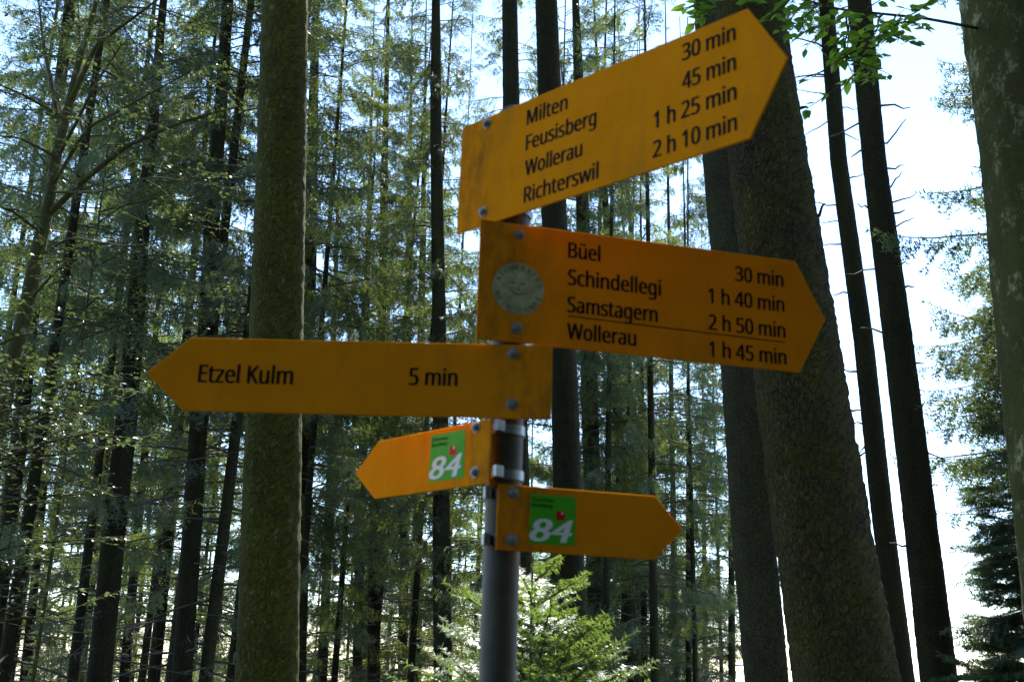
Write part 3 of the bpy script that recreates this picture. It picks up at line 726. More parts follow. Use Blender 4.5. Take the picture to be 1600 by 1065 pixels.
def trunk_mesh(C, rr, base, mat, seed, seg=16, rough=0.03, fine=False):
    rng = np.random.default_rng(seed)
    if fine:
        zs = np.arange(C[0, 2], C[-1, 2], 0.03)
        C2 = np.stack([np.interp(zs, C[:, 2], C[:, i]) for i in range(3)], 1)
        rr = np.interp(zs, C[:, 2], rr); C = C2
    n = len(C)
    th = np.arange(seg) * 2 * math.pi / seg
    z = C[:, 2]
    b = np.ones((n, seg))
    for k in range(1, 5):                       # low waves: a trunk is not a perfect cylinder
        ph, f = rng.uniform(0, 6.3), rng.uniform(0.2, 0.9)
        b += rough * 0.6 / k * np.sin(k * th[None, :] + ph + f * z[:, None])
    b += rng.normal(0, rough * 0.3, (n, seg))
    if fine:                                    # plates and scars
        q = rng.normal(0, 1, (n, seg))
        for _ in range(2):
            q = (q + np.roll(q, 1, 0) + np.roll(q, -1, 0) + np.roll(q, 1, 1)) / 2.6
        b += q * rough * 0.3
    mb = MB()
    tube(mb, C - base, rr, seg, 0, True, b)
    return mb.mesh('trunk', [mat], (0,))

# ------------------------------------------------------------------ needles and branches
def needles(mb, S, step, ln, wd, rng, mat, flat=0.0, per=2, curl=0.5):
    """S: (N,2,3) twig segments. Slim needle triangles along every twig."""
    S = np.asarray(S)
    D = S[:, 1] - S[:, 0]
    Ls = np.linalg.norm(D, axis=1)
    cnt = np.maximum(1, (Ls / step).astype(int)) * per
    ids = np.repeat(np.arange(len(S)), cnt)
    n = len(ids)
    t = rng.random(n)
    d = D[ids] / (Ls[ids][:, None] + 1e-9)
    p = S[ids, 0] + D[ids] * t[:, None]
    u = rng.normal(size=(n, 3))
    u[:, 2] *= (1 - flat)
    u -= d * (u * d).sum(1)[:, None]
    u /= np.linalg.norm(u, axis=1)[:, None] + 1e-9
    q = d * curl + u
    q /= np.linalg.norm(q, axis=1)[:, None]
    L = ln * rng.uniform(0.7, 1.2, n) 
    tipp = p + q * L[:, None]
    a = p - d * (wd / 2); b = p + d * (wd / 2)
    V = np.stack([a, b, tipp], 1).reshape(-1, 3)
    mb.add(V, np.arange(3 * n).reshape(-1, 3), mat)

def twig_slivers(mb, S, wd, mat):
    S = np.asarray(S)
    n = len(S)
    side = np.cross(S[:, 1] - S[:, 0], np.array([0.3, 0.2, 1.0]))
    side /= np.linalg.norm(side, axis=1)[:, None] + 1e-9
    V = np.stack([S[:, 0] - side * wd / 2, S[:, 0] + side * wd / 2, S[:, 1]], 1).reshape(-1, 3)
    mb.add(V, np.arange(3 * n).reshape(-1, 3), mat)

def spruce_branch(rng, L, droop, hang, dens=1.0, step=0.035, ln=0.04, wd=0.012, start=0.2, dead=False):
    """one bough along +X as list of (verts, faces, mat); mat 0 wood, 1 needles"""
    mb = MB()
    n = 9
    t = np.linspace(0, 1, n)
    yy = np.cumsum(rng.normal(0, 0.02, n)) * L
    zz = L * (0.10 * t - droop * t ** 1.7 + 0.5 * droop * t ** 4)
    P = np.stack([L * t * (1 - 0.15 * droop), yy, zz], 1)
    tube(mb, P, np.linspace(0.016, 0.003, n) * (0.6 + 0.25 * L), 4, 0, False)
    S = []
    k = int(L / 0.075 * dens)
    for i in range(k):
        tt = start + (1 - start) * (i + rng.random()) / k
        if dead and rng.random() < 0.5:
            continue
        p = np.array([np.interp(tt, t, P[:, j]) for j in range(3)])
        for sdn in (-1, 1):
            if rng.random() < 0.18:
                continue
            l = (0.12 + 0.42 * min(1, (1 - tt) * 1.6)) * (0.55 + 0.25 * L) * rng.uniform(0.6, 1.25)
            d = np.array([rng.uniform(0.5, 0.9), sdn * rng.uniform(0.5, 1.0), rng.uniform(-0.1, 0.15) - hang * rng.uniform(0.2, 0.8)])
            d /= np.linalg.norm(d)
            m1 = p + d * l * 0.55
            d2 = d + np.array([0.1, 0, -hang * rng.uniform(0.3, 1.0)]); d2 /= np.linalg.norm(d2)
            e1 = m1 + d2 * l * 0.5
            S += [(p, m1), (m1, e1)]
            for q in range(2 if l > 0.2 else 1):
                f0 = p + (m1 - p) * rng.uniform(0.3, 1.0)
                d3 = d * 0.5 + np.array([rng.uniform(-0.1, 0.6), rng.uniform(-0.5, 0.5), -hang * rng.uniform(0.5, 1.5)])
                d3 /= np.linalg.norm(d3) + 1e-9
                S.append((f0, f0 + d3 * l * rng.uniform(0.35, 0.7)))
    S.append((P[-2], P[-1] + (P[-1] - P[-2]) * 0.6))
    S = np.array(S)
    if dead:
        twig_slivers(mb, S, 0.007, 0)
    else:
        twig_slivers(mb, S, 0.008, 1)
        needles(mb, S, step, ln, wd, rng, 1)
    return mb

def place(dst, src, M3, off):
    base = dst.n
    V = np.concatenate(src.v) @ M3.T + off
    dst.v.append(V); dst.n += len(V)
    for f, m_ in zip(src.f, src.m):
        dst.f.append(f + base); dst.m.append(m_)

def rotz(a):
    c, s = math.cos(a), math.sin(a)
    return np.array([[c, -s, 0], [s, c, 0], [0, 0, 1.0]])
def roty(a):
    c, s = math.cos(a), math.sin(a)
    return np.array([[c, 0, s], [0, 1, 0], [-s, 0, c]])

def spruce_crown(seed, H, z0, dead0, Lmax, dens, spacing, hang=0.7, needle='needle', r0=0.12, fine=False, sparse_low=0.5):
    """crown mesh, base of the tree at the origin; live boughs from z0, dead limbs from dead0"""
    rng = np.random.default_rng(seed)
    st, ln, wd = (0.020, 0.03, 0.007) if fine else (0.034, 0.055, 0.015)
    protos = [spruce_branch(rng, L, rng.uniform(0.25, 0.5), hang, dens, st, ln, wd) for L in (0.9, 1.4, 1.4, 2.0, 2.0)]
    PL = [0.9, 1.4, 1.4, 2.0, 2.0]
    dp = [spruce_branch(rng, L, rng.uniform(0.1, 0.4), 0.5, 0.5, dead=True) for L in (0.7, 1.2, 1.2)]
    DL = [0.7, 1.2, 1.2]
    mb = MB()
    z = dead0
    while z < H - 0.3:
        f = max(0.0, (z - z0) / (H - z0))
        live = z > z0
        if live:
            target = Lmax * (1 - f) ** 0.75 * rng.uniform(0.65, 1.1) * (sparse_low + (1 - sparse_low) * min(1, f * 5))
            i = int(np.argmin([abs(p - target) + rng.uniform(0, 0.3) for p in PL]))
            s = target / PL[i]
            src = protos[i]
        else:
            i = rng.integers(0, 3)
            s = rng.uniform(0.5, 1.1) * Lmax / 2
            src = dp[i]
        az = rng.uniform(0, 2 * math.pi)
        tilt = roty(rng.uniform(-0.15, 0.25) - 0.5 * f)
        r = r0 * (1 - z / H)
        M3 = rotz(az) @ tilt * s
        place(mb, src, M3, np.array([math.cos(az) * r * .7, math.sin(az) * r * .7, z]))
        z += spacing * rng.uniform(0.3, 1.7) * (1 if live else 1.0)
    return mb.mesh('crown', [MT['twig'], MT[needle]])

CROWN = {}
CROWN['low_a'] = spruce_crown(1, 19, 1.6, 0.4, 2.6, 0.8, 0.155, 1.0, sparse_low=.7)
CROWN['low_b'] = spruce_crown(2, 21, 2.6, 0.6, 2.9, 0.8, 0.16, 1.4, 'needle_pale', sparse_low=.7)
CROWN['low_c'] = spruce_crown(3, 17, 0.6, 0.4, 2.4, 0.8, 0.14, 0.8, sparse_low=.8)
CROWN['mid_a'] = spruce_crown(4, 22, 5.0, 1.2, 2.3, 0.85, 0.15, 1.3)
CROWN['mid_b'] = spruce_crown(5, 22, 6.5, 1.0, 2.2, 0.85, 0.15, 1.5, 'needle_pale')
CROWN['mid_c'] = spruce_crown(9, 24, 3.6, 0.8, 2.6, 0.85, 0.155, 1.6, 'needle_pale', sparse_low=.7)
CROWN['high_a'] = spruce_crown(6, 25, 8.5, 1.5, 2.4, 0.9, 0.15, 1.0)
CROWN['young'] = spruce_crown(10, 5, 0.3, 0.2, 1.4, 0.9, 0.07, 0.5, 'needle_pale', 0.03)
CROWN['slim'] = spruce_crown(8, 29, 19.0, 17.0, 2.6, 1.0, 0.09, 0.8, sparse_low=.9)  # crown above the view, set high so sun reaches the sapling
CROWN['tall'] = spruce_crown(13, 30, 15.2, 14.8, 2.5, 1.0, 0.06, 0.9, sparse_low=.95)  # dense crown above the view, shaped to block sun from the boards
CROWN['high_b'] = spruce_crown(7, 27, 12.5, 11.0, 3.0, 0.9, 0.14, 0.8)

def lean_euler(C):
    i = min(len(C) - 1, int(10 / 0.25))
    d = Vector(C[i] - C[1]); d.normalize()
    return Vector((0, 0, 1)).rotation_difference(d)

def tree(pts, Y, height, mat, crown, label, seed, group=None, seg=16, fine=False, rough=0.03, name='spruce_tree', cat='tree', crot=None):
    C, rr, base = trunk_axis(pts, Y, height)
    root = empty(name, base, label, cat, group)
    link('trunk', trunk_mesh(C, rr, base, MT[mat], seed, seg, rough, fine), root)
    if crown:
        c = link('crown', CROWN[crown], root)
        q = lean_euler(C) @ Matrix.Rotation(crot if crot is not None else seed * 1.7, 3, 'Z').to_quaternion()
        c.rotation_mode = 'QUATERNION'
        c.rotation_quaternion = q
    return root, C, rr, base

def stub(root, base, p0, pts, r, mat='twig'):
    mb = MB()
    P = np.array([p0] + list(pts)) - base
    k = len(P)
    tube(mb, P, np.linspace(r, r * 0.35, k), 6, 0)
    return link('bare_branch', mb.mesh('bare_branch', [MT[mat]], (0,)), root)

# near trees
tree([(416, 1065, 98), (428, 650, 87), (439, 300, 78), (446, 0, 71)], 8.4, 26, 'bark_moss', 'high_b',
     'thick mossy green spruce trunk behind the left pointing board', 11, None, 40, True, 0.035)
t2 = tree([(1321, 1065, 160), (1288, 853, 148), (1266, 700, 142), (1201, 250, 120), (1168, 0, 104)], 7.6, 28, 'bark_spruce', 'high_b',
     'thickest spruce trunk with flaky bark leaning behind the right pointing boards', 12, None, 48, True, 0.04)
tree([(1198, 1065, 69), (1176, 833, 67), (1158, 583, 62), (1126, 250, 54), (1108, 0, 48)], 11.5, 30, 'bark_grey', 'tall',
     'grey spruce trunk just left of and behind the thickest trunk', 13, None, 32, True, 0.03)
tA = tree([(1413, 1065, 34), (1378, 800, 33), (1349, 533, 30), (1310, 250, 26), (1291, 0, 23)], 15.0, 27, 'bark_dark', 'high_b',
     'thinner of two bare dark trunks against the white sky', 14, None, 24, True, 0.03)
tB = tree([(1468, 1065, 57), (1436, 800, 50), (1403, 533, 45), (1366, 250, 36), (1343, 0, 36)], 13.0, 28, 'bark_dark', 'high_b',
     'wider of two bare dark trunks against the white sky', 15, None, 28, True, 0.03)

def stubs(tr, Y, rows, seed):
    root, C, rr, base = tr
    rng = np.random.default_rng(seed)
    for x0, y0, x1, y1 in rows:
        a = at(x0, y0, Y); 
        ca = np.array([np.interp(a[2], C[:, 2], C[:, 0]), Y, a[2]])
        dy = rng.uniform(-0.25, 0.25)
        b = at(x1, y1, Y + dy)
        m1 = a + (b - a) * 0.45 + np.array([0, 0, rng.uniform(-0.03, 0.03)])
        m2 = a + (b - a) * 0.75 + np.array([0, 0, rng.uniform(-0.03, 0.02)])
        stub(root, base, ca, [a, m1, m2, b], rng.uniform(0.013, 0.02))
stubs(tB, 13.0, [(1378, 165, 1422, 168), (1386, 224, 1416, 186), (1388, 263, 1412, 258), (1392, 292, 1409, 268), (1395, 316, 1431, 303),
                 (1398, 333, 1414, 328), (1400, 354, 1428, 340), (1408, 413, 1422, 411), (1412, 449, 1428, 448), (1444, 705, 1488, 722),
                 (1455, 760, 1466, 757), (1428, 567, 1444, 567), (1355, 232, 1330, 245), (1372, 420, 1323, 428), (1380, 520, 1345, 512),
                 (1425, 850, 1390, 848), (1350, 188, 1297, 214), (1362, 330, 1340, 318)], 1)
stubs(tA, 15.0, [(1300, 185, 1254, 214), (1312, 168, 1340, 170), (1308, 205, 1342, 219), (1318, 282, 1349, 272), (1324, 346, 1278, 347),
                 (1326, 380, 1284, 384), (1330, 458, 1300, 460), (1335, 580, 1317, 575), (1348, 662, 1330, 661), (1356, 690, 1341, 712),
                 (1290, 110, 1245, 128), (1296, 120, 1252, 118), (1310, 320, 1270, 316)], 2)
stubs(t2, 7.6, [(1274, 345, 1288, 318), (1300, 640, 1345, 640), (1318, 720, 1352, 706), (1248, 170, 1262, 168)], 3)

# centre trunks behind the boards
mid = [
    ([(796, 0, 24), (806, 600, 33), (816, 1000, 38)], 15, 'bark_dark', 'slim', 'dark trunk hidden behind the signpost pole and seen above the topmost board'),
    ([(853, 0, 35), (866, 350, 40), (882, 600, 42), (886, 750, 44), (895, 1065, 50)], 16, 'bark_dark', 'slim', 'wide dark trunk just right of the signpost pole'),
    ([(903, 100, 16), (910, 330, 20), (921, 600, 27), (925, 750, 27), (937, 1000, 31)], 21, 'bark_grey', 'mid_b', 'pale grey trunk right beside the wide dark trunk'),
    ([(945, 300, 10), (968, 700, 16), (986, 1000, 22)], 24, 'bark_dark', 'mid_a', 'slim trunk above and below the right pointing board with sticker'),
    ([(1000, 600, 10), (1023, 980, 14)], 29, 'bark_dark', 'low_a', 'thin trunk below the tip of the lowest board'),
    ([(985, 600, 8), (999, 920, 11)], 32, 'bark_dark', 'low_b', 'very thin trunk in the gap below the lowest board'),
    ([(681, 0, 15), (681, 200, 18), (688, 600, 23), (690, 850, 28), (692, 1065, 30)], 20, 'bark_grey', 'mid_a', 'straight grey trunk left of the signpost pole'),
    ([(607, 0, 9), (601, 250, 12), (597, 500, 13), (588, 650, 16), (585, 850, 18), (584, 1065, 20)], 25, 'bark_grey', 'high_a', 'slim pale grey trunk above and below the left end board tip'),
    ([(576, 350, 8), (569, 650, 12), (563, 850, 16), (558, 1065, 16)], 28, 'bark_dark', 'mid_a', 'thin dark trunk left of the slim pale grey trunk'),
    ([(640, 300, 10), (632, 800, 14), (629, 1065, 16)], 30, 'bark_dark', 'mid_b', 'left one of a close pair of thin dark trunks'),
    ([(660, 400, 10), (653, 800, 14), (650, 1065, 18)], 28, 'bark_dark', 'low_b', 'right one of a close pair of thin dark trunks'),
    ([(522, 500, 8), (516, 740, 11), (510, 900, 15), (503, 1065, 16)], 28, 'bark_dark', 'low_c', 'leaning thin trunk close to the mossy trunk on its right'),
    ([(490, 150, 16), (485, 400, 20), (472, 800, 24)], 22, 'bark_dark', 'mid_a', 'trunk half hidden behind the right edge of the mossy trunk'),
    ([(356, 0, 18), (346, 150, 19), (332, 330, 24), (323, 500, 25), (311, 650, 28), (302, 800, 30), (284, 1065, 32)], 17, 'bark_dark', 'high_a', 'dark leaning trunk passing behind the tip of the left board'),
    ([(251, 50, 13), (239, 200, 16), (227, 300, 20), (211, 500, 28), (195, 680, 34), (181, 800, 36), (154, 1065, 38)], 15, 'bark_dark', 'mid_a', 'widest dark leaning trunk in the left third'),
    ([(245, 500, 8), (232, 650, 11), (213, 850, 14), (194, 1065, 17)], 26, 'bark_dark', 'mid_b', 'thin trunk just right of the widest leaning trunk'),
    ([(310, 330, 10), (280, 650, 15), (266, 800, 18), (240, 1065, 20)], 22, 'bark_dark', 'mid_a', 'middle one of the slim leaning trunks left of the mossy trunk'),
    ([(60, 400, 18), (28, 700, 26), (12, 830, 26), (-5, 950, 28)], 18, 'bark_dark', 'mid_b', 'dark trunk at the left edge behind the forked beech'),
    ([(75, 700, 9), (58, 870, 12), (42, 1040, 18)], 26, 'bark_dark', 'low_a', 'thin trunk low down near the left edge'),
]
for i, (pts, Y, mt_, cr, lab) in enumerate(mid):
    tree(pts, Y, 24, mt_, cr, lab, 30 + i, 'slim spruces in the wood behind the signpost', 14, Y < 18, 0.03)

# spruce out of frame on the right whose boughs hang into view
CROWN['edge'] = spruce_crown(21, 16, 4.5, 4.3, 2.7, 1.1, 0.09, 1.2, 'needle', 0.12, False, 0.9)
tree([(1735, 500, 60)], 10.5, 22, 'bark_dark', 'edge', 'spruce at the right edge with hanging boughs behind the beech trunk', 60)

# ------------------------------------------------------------------ broadleaf parts
def leaves(mb, P, D, size, rng, mat, flat=0.75):
    """one folded pointed-oval leaf per point P growing along D"""
    n = len(P)
    d = D + rng.normal(0, 0.35, (n, 3)); d[:, 2] *= 0.6
    d /= np.linalg.norm(d, axis=1)[:, None]
    up = rng.normal(0, 1, (n, 3)) * (1 - flat) + np.array([0, 0, 1.0])
    up -= d * (up * d).sum(1)[:, None]
    up /= np.linalg.norm(up, axis=1)[:, None]
    sd_ = np.cross(d, up)
    L = size * rng.uniform(0.65, 1.15, n)[:, None]
    W = L * 0.34
    f = rng.uniform(0.05, 0.3, n)[:, None]
    st = P + d * L * 0.12
    mid = [st, st + d * L * 0.3 - up * L * 0.02, st + d * L * 0.65 - up * L * 0.05, st + d * L * 1.0 - up * L * 0.14]
    l1 = mid[1] + sd_ * W * 0.9 + up * W * f; l2 = mid[2] + sd_ * W * 0.75 + up * W * f
    r1 = mid[1] - sd_ * W * 0.9 + up * W * f; r2 = mid[2] - sd_ * W * 0.75 + up * W * f
    V = np.stack([mid[0], mid[1], mid[2], mid[3], l1, l2, r1, r2], 1)
    b = np.arange(n)[:, None] * 8
    F3 = np.concatenate([b + np.array([[0, 1, 4]]), b + np.array([[0, 6, 1]]), b + np.array([[2, 3, 5]]), b + np.array([[2, 7, 3]])])
    base = mb.n
    mb.add(V.reshape(-1, 3), F3, mat)
    F4 = np.concatenate([b + np.array([[1, 2, 5, 4]]), b + np.array([[6, 7, 2, 1]])]) + base
    mb.f.append(F4); mb.m.append(np.full(len(F4), mat, dtype=np.int32))

def curve_pts(pts, n):
    P = np.array(pts, dtype=float)
    t = np.linspace(0, len(P) - 1, n)
    out = np.stack([np.interp(t, np.arange(len(P)), P[:, i]) for i in range(3)], 1)
    k = np.array([0.25, 0.5, 0.25])
    for _ in range(2):
        m_ = out.copy()
        m_[1:-1] = out[:-2] * k[0] + out[1:-1] * k[1] + out[2:] * k[2]
        out = m_
    return out

def spray(mb, p, d, L, rng, size, wood, leaf, gap=0.03, sub=True):
    """flat zigzag beech twig with alternate leaves"""
    n = max(4, int(L / 0.08))
    P = [p]
    d = d / np.linalg.norm(d)
    for i in range(n):
        d = d + np.array([rng.normal(0, .12), rng.normal(0, .12), rng.normal(-0.01, .05)]); d /= np.linalg.norm(d)
        P.append(P[-1] + d * L / n)
    P = np.array(P)
    tube(mb, P, np.linspace(0.0035, 0.0012, n + 1) * (1 + L), 4, wood, False)
    m_ = int(L / gap)
    t = rng.uniform(0.08, 1, m_) * n
    Q = np.stack([np.interp(t, np.arange(n + 1), P[:, j]) for j in range(3)], 1)
    sdv = np.cross(d, [0, 0, 1.0]); sdv /= np.linalg.norm(sdv) + 1e-9
    sg = rng.choice([-1, 1], m_)[:, None]
    leaves(mb, Q, d[None, :] * 0.6 + sg * sdv[None, :] * 0.8, size, rng, leaf)
    if sub:
        for i in range(int(L / 0.16)):
            t_ = rng.uniform(0.15, 0.9) * n
            q = np.array([np.interp(t_, np.arange(n + 1), P[:, j]) for j in range(3)])
            d2 = d * 0.7 + sdv * rng.choice([-1, 1]) * 0.8 + np.array([0, 0, rng.uniform(-.2, .15)])
            spray(mb, q, d2, L * rng.uniform(0.3, 0.55), rng, size, wood, leaf, gap, False)

# beech leaning in at the right edge with a leafy branch over the boards
tb, Cb, rb, bb = tree([(1577, 0, 142), (1612, 250, 142), (1628, 450, 142), (1660, 783, 140), (1692, 1065, 150)], 5.5, 20, 'bark_beech', None,
    'lichen spotted beech trunk leaning in at the right edge with green leaves overhead', 16, None, 48, True, 0.03, 'beech_tree')
def leafy_branch():
    rng = np.random.default_rng(8)
    mb = MB()
    off = bb
    main = curve_pts([at(1530, 45, 5.45), at(1485, 36, 5.2), at(1440, 28, 5.0), at(1380, 22, 4.8), at(1310, 15, 4.6), at(1240, -5, 4.5), at(1150, -15, 4.4), at(1070, -20, 4.35)], 40) - off
    tube(mb, main, np.linspace(0.009, 0.003, 40), 7, 0, False)
    for (px, py, Y, tx, ty, tY) in ((1440, 28, 5.0, 1370, 75, 4.7), (1400, 24, 4.9, 1335, 110, 4.5), (1380, 22, 4.8, 1300, 70, 4.5), (1330, 17, 4.65, 1270, 75, 4.4),
                                    (1260, 0, 4.5, 1225, 40, 4.4), (1420, 25, 4.95, 1460, 5, 4.7),
                                    (1350, 18, 4.7, 1400, -20, 4.5), (1290, 10, 4.6, 1330, -25, 4.4), (1150, -15, 4.4, 1085, 25, 4.3), (1110, -18, 4.38, 1075, 20, 4.2),
                                    (1240, -5, 4.5, 1200, 15, 4.3), (1200, -10, 4.45, 1160, -5, 4.3), (1320, 16, 4.62, 1345, 100, 4.4),
                                    (1280, 5, 4.5, 1212, 72, 4.6), (1290, 8, 4.55, 1240, 60, 4.7), (1310, 15, 4.6, 1290, 60, 4.7),
                                    (1370, 20, 4.75, 1320, 40, 4.9), (1410, 25, 4.9, 1370, 60, 5.0), (1240, -5, 4.5, 1210, 30, 4.7), (1330, 16, 4.65, 1300, 100, 4.6)):
        a = at(px, py, Y) - off; b = at(tx, ty, tY) - off
        spray(mb, a, b - a, np.linalg.norm(b - a) * 1.05, rng, 0.062, 0, 1, 0.031)
    o = link('leafy_branch', mb.mesh('leafy_branch', [MT['bark_beech'], MT['beech_leaf']], (0,)), tb)
leafy_branch()

# forked young beech at the left edge
def left_beech():
    rng = np.random.default_rng(9)
    Y = 10.0
    root, C, rr, base = tree([(8, 620, 24), (26, 533, 24), (38, 500, 24), (57, 400, 23), (74, 330, 19), (86, 250, 17), (106, 170, 15), (122, 100, 13), (140, 40, 11), (152, 0, 10)], Y, 11, 'bark_beech', None,
        'slender forked beech leaning to the right at the left edge', 17, None, 20, False, 0.03, 'beech_tree')
    mb = MB()
    limbs = [([(76, 335, 10), (130, 282, 9.8), (200, 226, 9.5), (290, 188, 9.2), (380, 165, 9)], .035),
             ([(95, 215, 10), (82, 140, 10.1), (68, 70, 10.2), (60, 0, 10.3)], .03), ([(110, 160, 10), (150, 70, 9.8), (200, 34, 9.6), (260, -10, 9.4)], .03),
             ([(92, 240, 10), (115, 200, 9.7), (150, 130, 9.5), (190, 70, 9.2)], .022), ([(82, 290, 10), (135, 200, 9.6), (210, 160, 9.2), (300, 110, 9)], .02),
             ([(60, 400, 10), (110, 370, 9.6), (190, 385, 9.2), (250, 380, 9)], .015), ([(45, 470, 10), (90, 420, 9.5), (130, 400, 9.1), (175, 455, 8.9)], .015),
             ([(118, 115, 10), (125, 60, 10.2), (122, 0, 10.4)], .02), ([(100, 185, 10), (40, 150, 9.6), (-30, 120, 9.3)], .02), ([(66, 365, 10), (20, 330, 9.5), (-40, 310, 9.2)], .02),
             ([(88, 245, 10), (30, 215, 9.4), (-30, 210, 9)], .018), ([(140, 40, 10), (190, 10, 10.5), (260, 15, 10.8), (330, 40, 11)], .018), ([(80, 300, 10), (160, 300, 9.3), (240, 275, 8.8), (330, 290, 8.5)], .014)]
    for pts, r in limbs:
        P = curve_pts([at(*q) for q in pts], 24) - base
        tube(mb, P, np.linspace(r, r * 0.25, 24), 6, 0, False)
        for k in range(5):
            i = rng.integers(6, 24)
            d = np.array([rng.normal(), rng.normal(), rng.uniform(-.15, .2)])
            spray(mb, P[i], d, rng.uniform(0.4, 0.9), rng, 0.048, 0, 1, 0.06)
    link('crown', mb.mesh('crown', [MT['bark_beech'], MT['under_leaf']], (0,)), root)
left_beech()

def low_beech(px, Y, top, label, seed, spans):
    rng = np.random.default_rng(seed)
    p = at(px, top, Y); b = np.array([p[0], Y, ground_z(p[0], Y)])
    root = empty('young_beech', b, label, 'tree')
    mb = MB()
    h = p[2] - b[2]
    P = np.array([[0.03 * math.sin(3 * t), 0.03 * math.cos(2 * t), h * t] for t in np.linspace(0, 1, 20)])
    tube(mb, P, np.linspace(0.03, 0.006, 20), 8, 0)
    link('trunk', mb.mesh('trunk', [MT['bark_beech']], (0,)), root)
    mb = MB()
    for (ex, ey, eY) in spans:
        e = at(ex, ey, eY) - b
        s0 = np.array([0, 0, max(0.5, min(h * .95, e[2] - 0.25))])
        Q = curve_pts([s0, s0 * 0.6 + e * 0.4 + np.array([0, 0, .08]), e], 16)
        tube(mb, Q, np.linspace(0.012, 0.003, 16), 5, 0, False)
        for k in range(8):
            i = rng.integers(4, 16)
            d = e / (np.linalg.norm(e) + 1e-6) * rng.uniform(.2, 1) + np.array([rng.normal() * .8, rng.normal() * .8, rng.uniform(-.15, .1)])
            spray(mb, Q[i], d, rng.uniform(0.3, 0.65), rng, 0.055, 0, 1, 0.045)
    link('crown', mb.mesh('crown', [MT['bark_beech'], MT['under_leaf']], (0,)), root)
low_beech(-10, 8.5, 480, 'young beech with layered leaves low at the left edge', 41,
          [(60, 560, 8.2), (140, 590, 7.8), (230, 615, 7.6), (100, 650, 8), (180, 700, 8.2), (40, 700, 7.8), (160, 840, 8.3), (60, 880, 8), (210, 660, 7.4), (90, 960, 8.6), (20, 620, 7.5), (120, 520, 8.8), (150, 770, 8.6), (-60, 700, 8)])
low_beech(180, 13, 150, 'young beech with pale leaves between the leaning trunks', 42,
          [(130, 330, 12), (250, 300, 12.5), (300, 230, 12.5), (330, 350, 12), (240, 420, 12.2), (330, 480, 12.3), (300, 560, 12.6), (210, 200, 12), (350, 130, 12.6), (280, 60, 12.6), (140, 480, 12.5), (380, 300, 12.8), (110, 100, 12.8)])

# fir at the right edge, fir sapling at the foot of the pole
def fir_bough(rng, L, ln, wd, step, rise, per=2, flat=0.75, gap=0.075, curl=0.5):
    mb = MB()
    n = 8
    t = np.linspace(0, 1, n)
    P = np.stack([L * t, np.cumsum(rng.normal(0, .012, n)) * L, L * (rise * t ** 1.5 - 0.12 * t)], 1)
    tube(mb, P, np.linspace(0.011, 0.002, n) * (0.4 + 0.5 * L), 5, 0, False)
    S = []
    k = max(3, int(L / gap))
    for i in range(k):
        tt = 0.15 + 0.8 * (i + 0.5 * rng.random()) / k
        p = np.array([np.interp(tt, t, P[:, j]) for j in range(3)])
        for sg in (-1, 1):
            l = L * (0.5 * (1 - tt) + 0.10) * rng.uniform(.75, 1.2)
            d = np.array([0.75, sg * 0.75, rng.uniform(-.05, .15)]); d /= np.linalg.norm(d)
            e = p + d * l
            S.append((p, e))
            if l > 0.12:
                for q in range(int(l / gap * .9)):
                    f0 = p + d * l * rng.uniform(.25, .9)
                    s2 = sg * rng.choice([-0.2, 1.3])
                    d2 = np.array([0.8, s2 * 0.6, rng.uniform(-.05, .12)]); d2 /= np.linalg.norm(d2)
                    S.append((f0, f0 + d2 * l * rng.uniform(.25, .45)))
    for i in range(n - 1):
        S.append((P[i], P[i + 1]))
    S.append((P[-1], P[-1] + (P[-1] - P[-2]) * .5))
    S = np.array(S)
    twig_slivers(mb, S, 0.004, 0)
    needles(mb, S, step, ln, wd, rng, 1, flat, per, curl)
    return mb

def right_fir():
    rng = np.random.default_rng(12)
    Y = 12.0
    C, rr, base = trunk_axis([(1566, 560, 6), (1574, 640, 10), (1600, 800, 17), (1640, 1065, 27)], Y, 10)
    keep = C[:, 2] < at(1560, 520, Y)[2]
    C, rr = C[keep], rr[keep] * 1.0
    root = empty('fir_tree', base, 'fir with layered boughs against the white sky at the right edge', 'tree')
    link('trunk', trunk_mesh(C, rr, base, MT['bark_dark'], 3, 12, .03), root)
    protos = [(L, fir_bough(rng, L, 0.036, 0.008, 0.012, ri, 3, 0.35)) for L, ri in ((0.5, .3), (0.8, .12), (0.8, .3), (1.1, .1), (1.1, .28))]
    protos += [(L, spruce_branch(rng, L, .12, .35, 1.2, .016, .036, .009)) for L in (0.6, 0.9, 1.1)]
    mb = MB()
    ztop = C[-1, 2]; z = base[2] + 0.5
    while z < ztop + .05:
        f = (ztop - z) / 5.0
        tl = min(1.3, 0.30 + 0.95 * max(f, 0))
        for k in range(rng.integers(4, 7)):
            tg = tl * rng.uniform(.5, 1.2)
            L, src = protos[int(np.argmin([abs(q[0] - tg) + rng.uniform(0, .25) for q in protos]))]
            az = rng.uniform(0, 6.283)
            c = np.array([np.interp(z, C[:, 2], C[:, j]) for j in range(3)]) - base
            c[2] = z - base[2] + rng.uniform(-.06, .06)
            place(mb, src, rotz(az) @ roty(rng.uniform(-.1, .45) - .7 * max(0, 1 - f * 2.2)) * (tg / L), c)
        z += rng.uniform(.07, .17) * (0.5 if f > 0.4 else 0.8)
    link('crown', mb.mesh('crown', [MT['twig'], MT['fir']]), root)
right_fir()

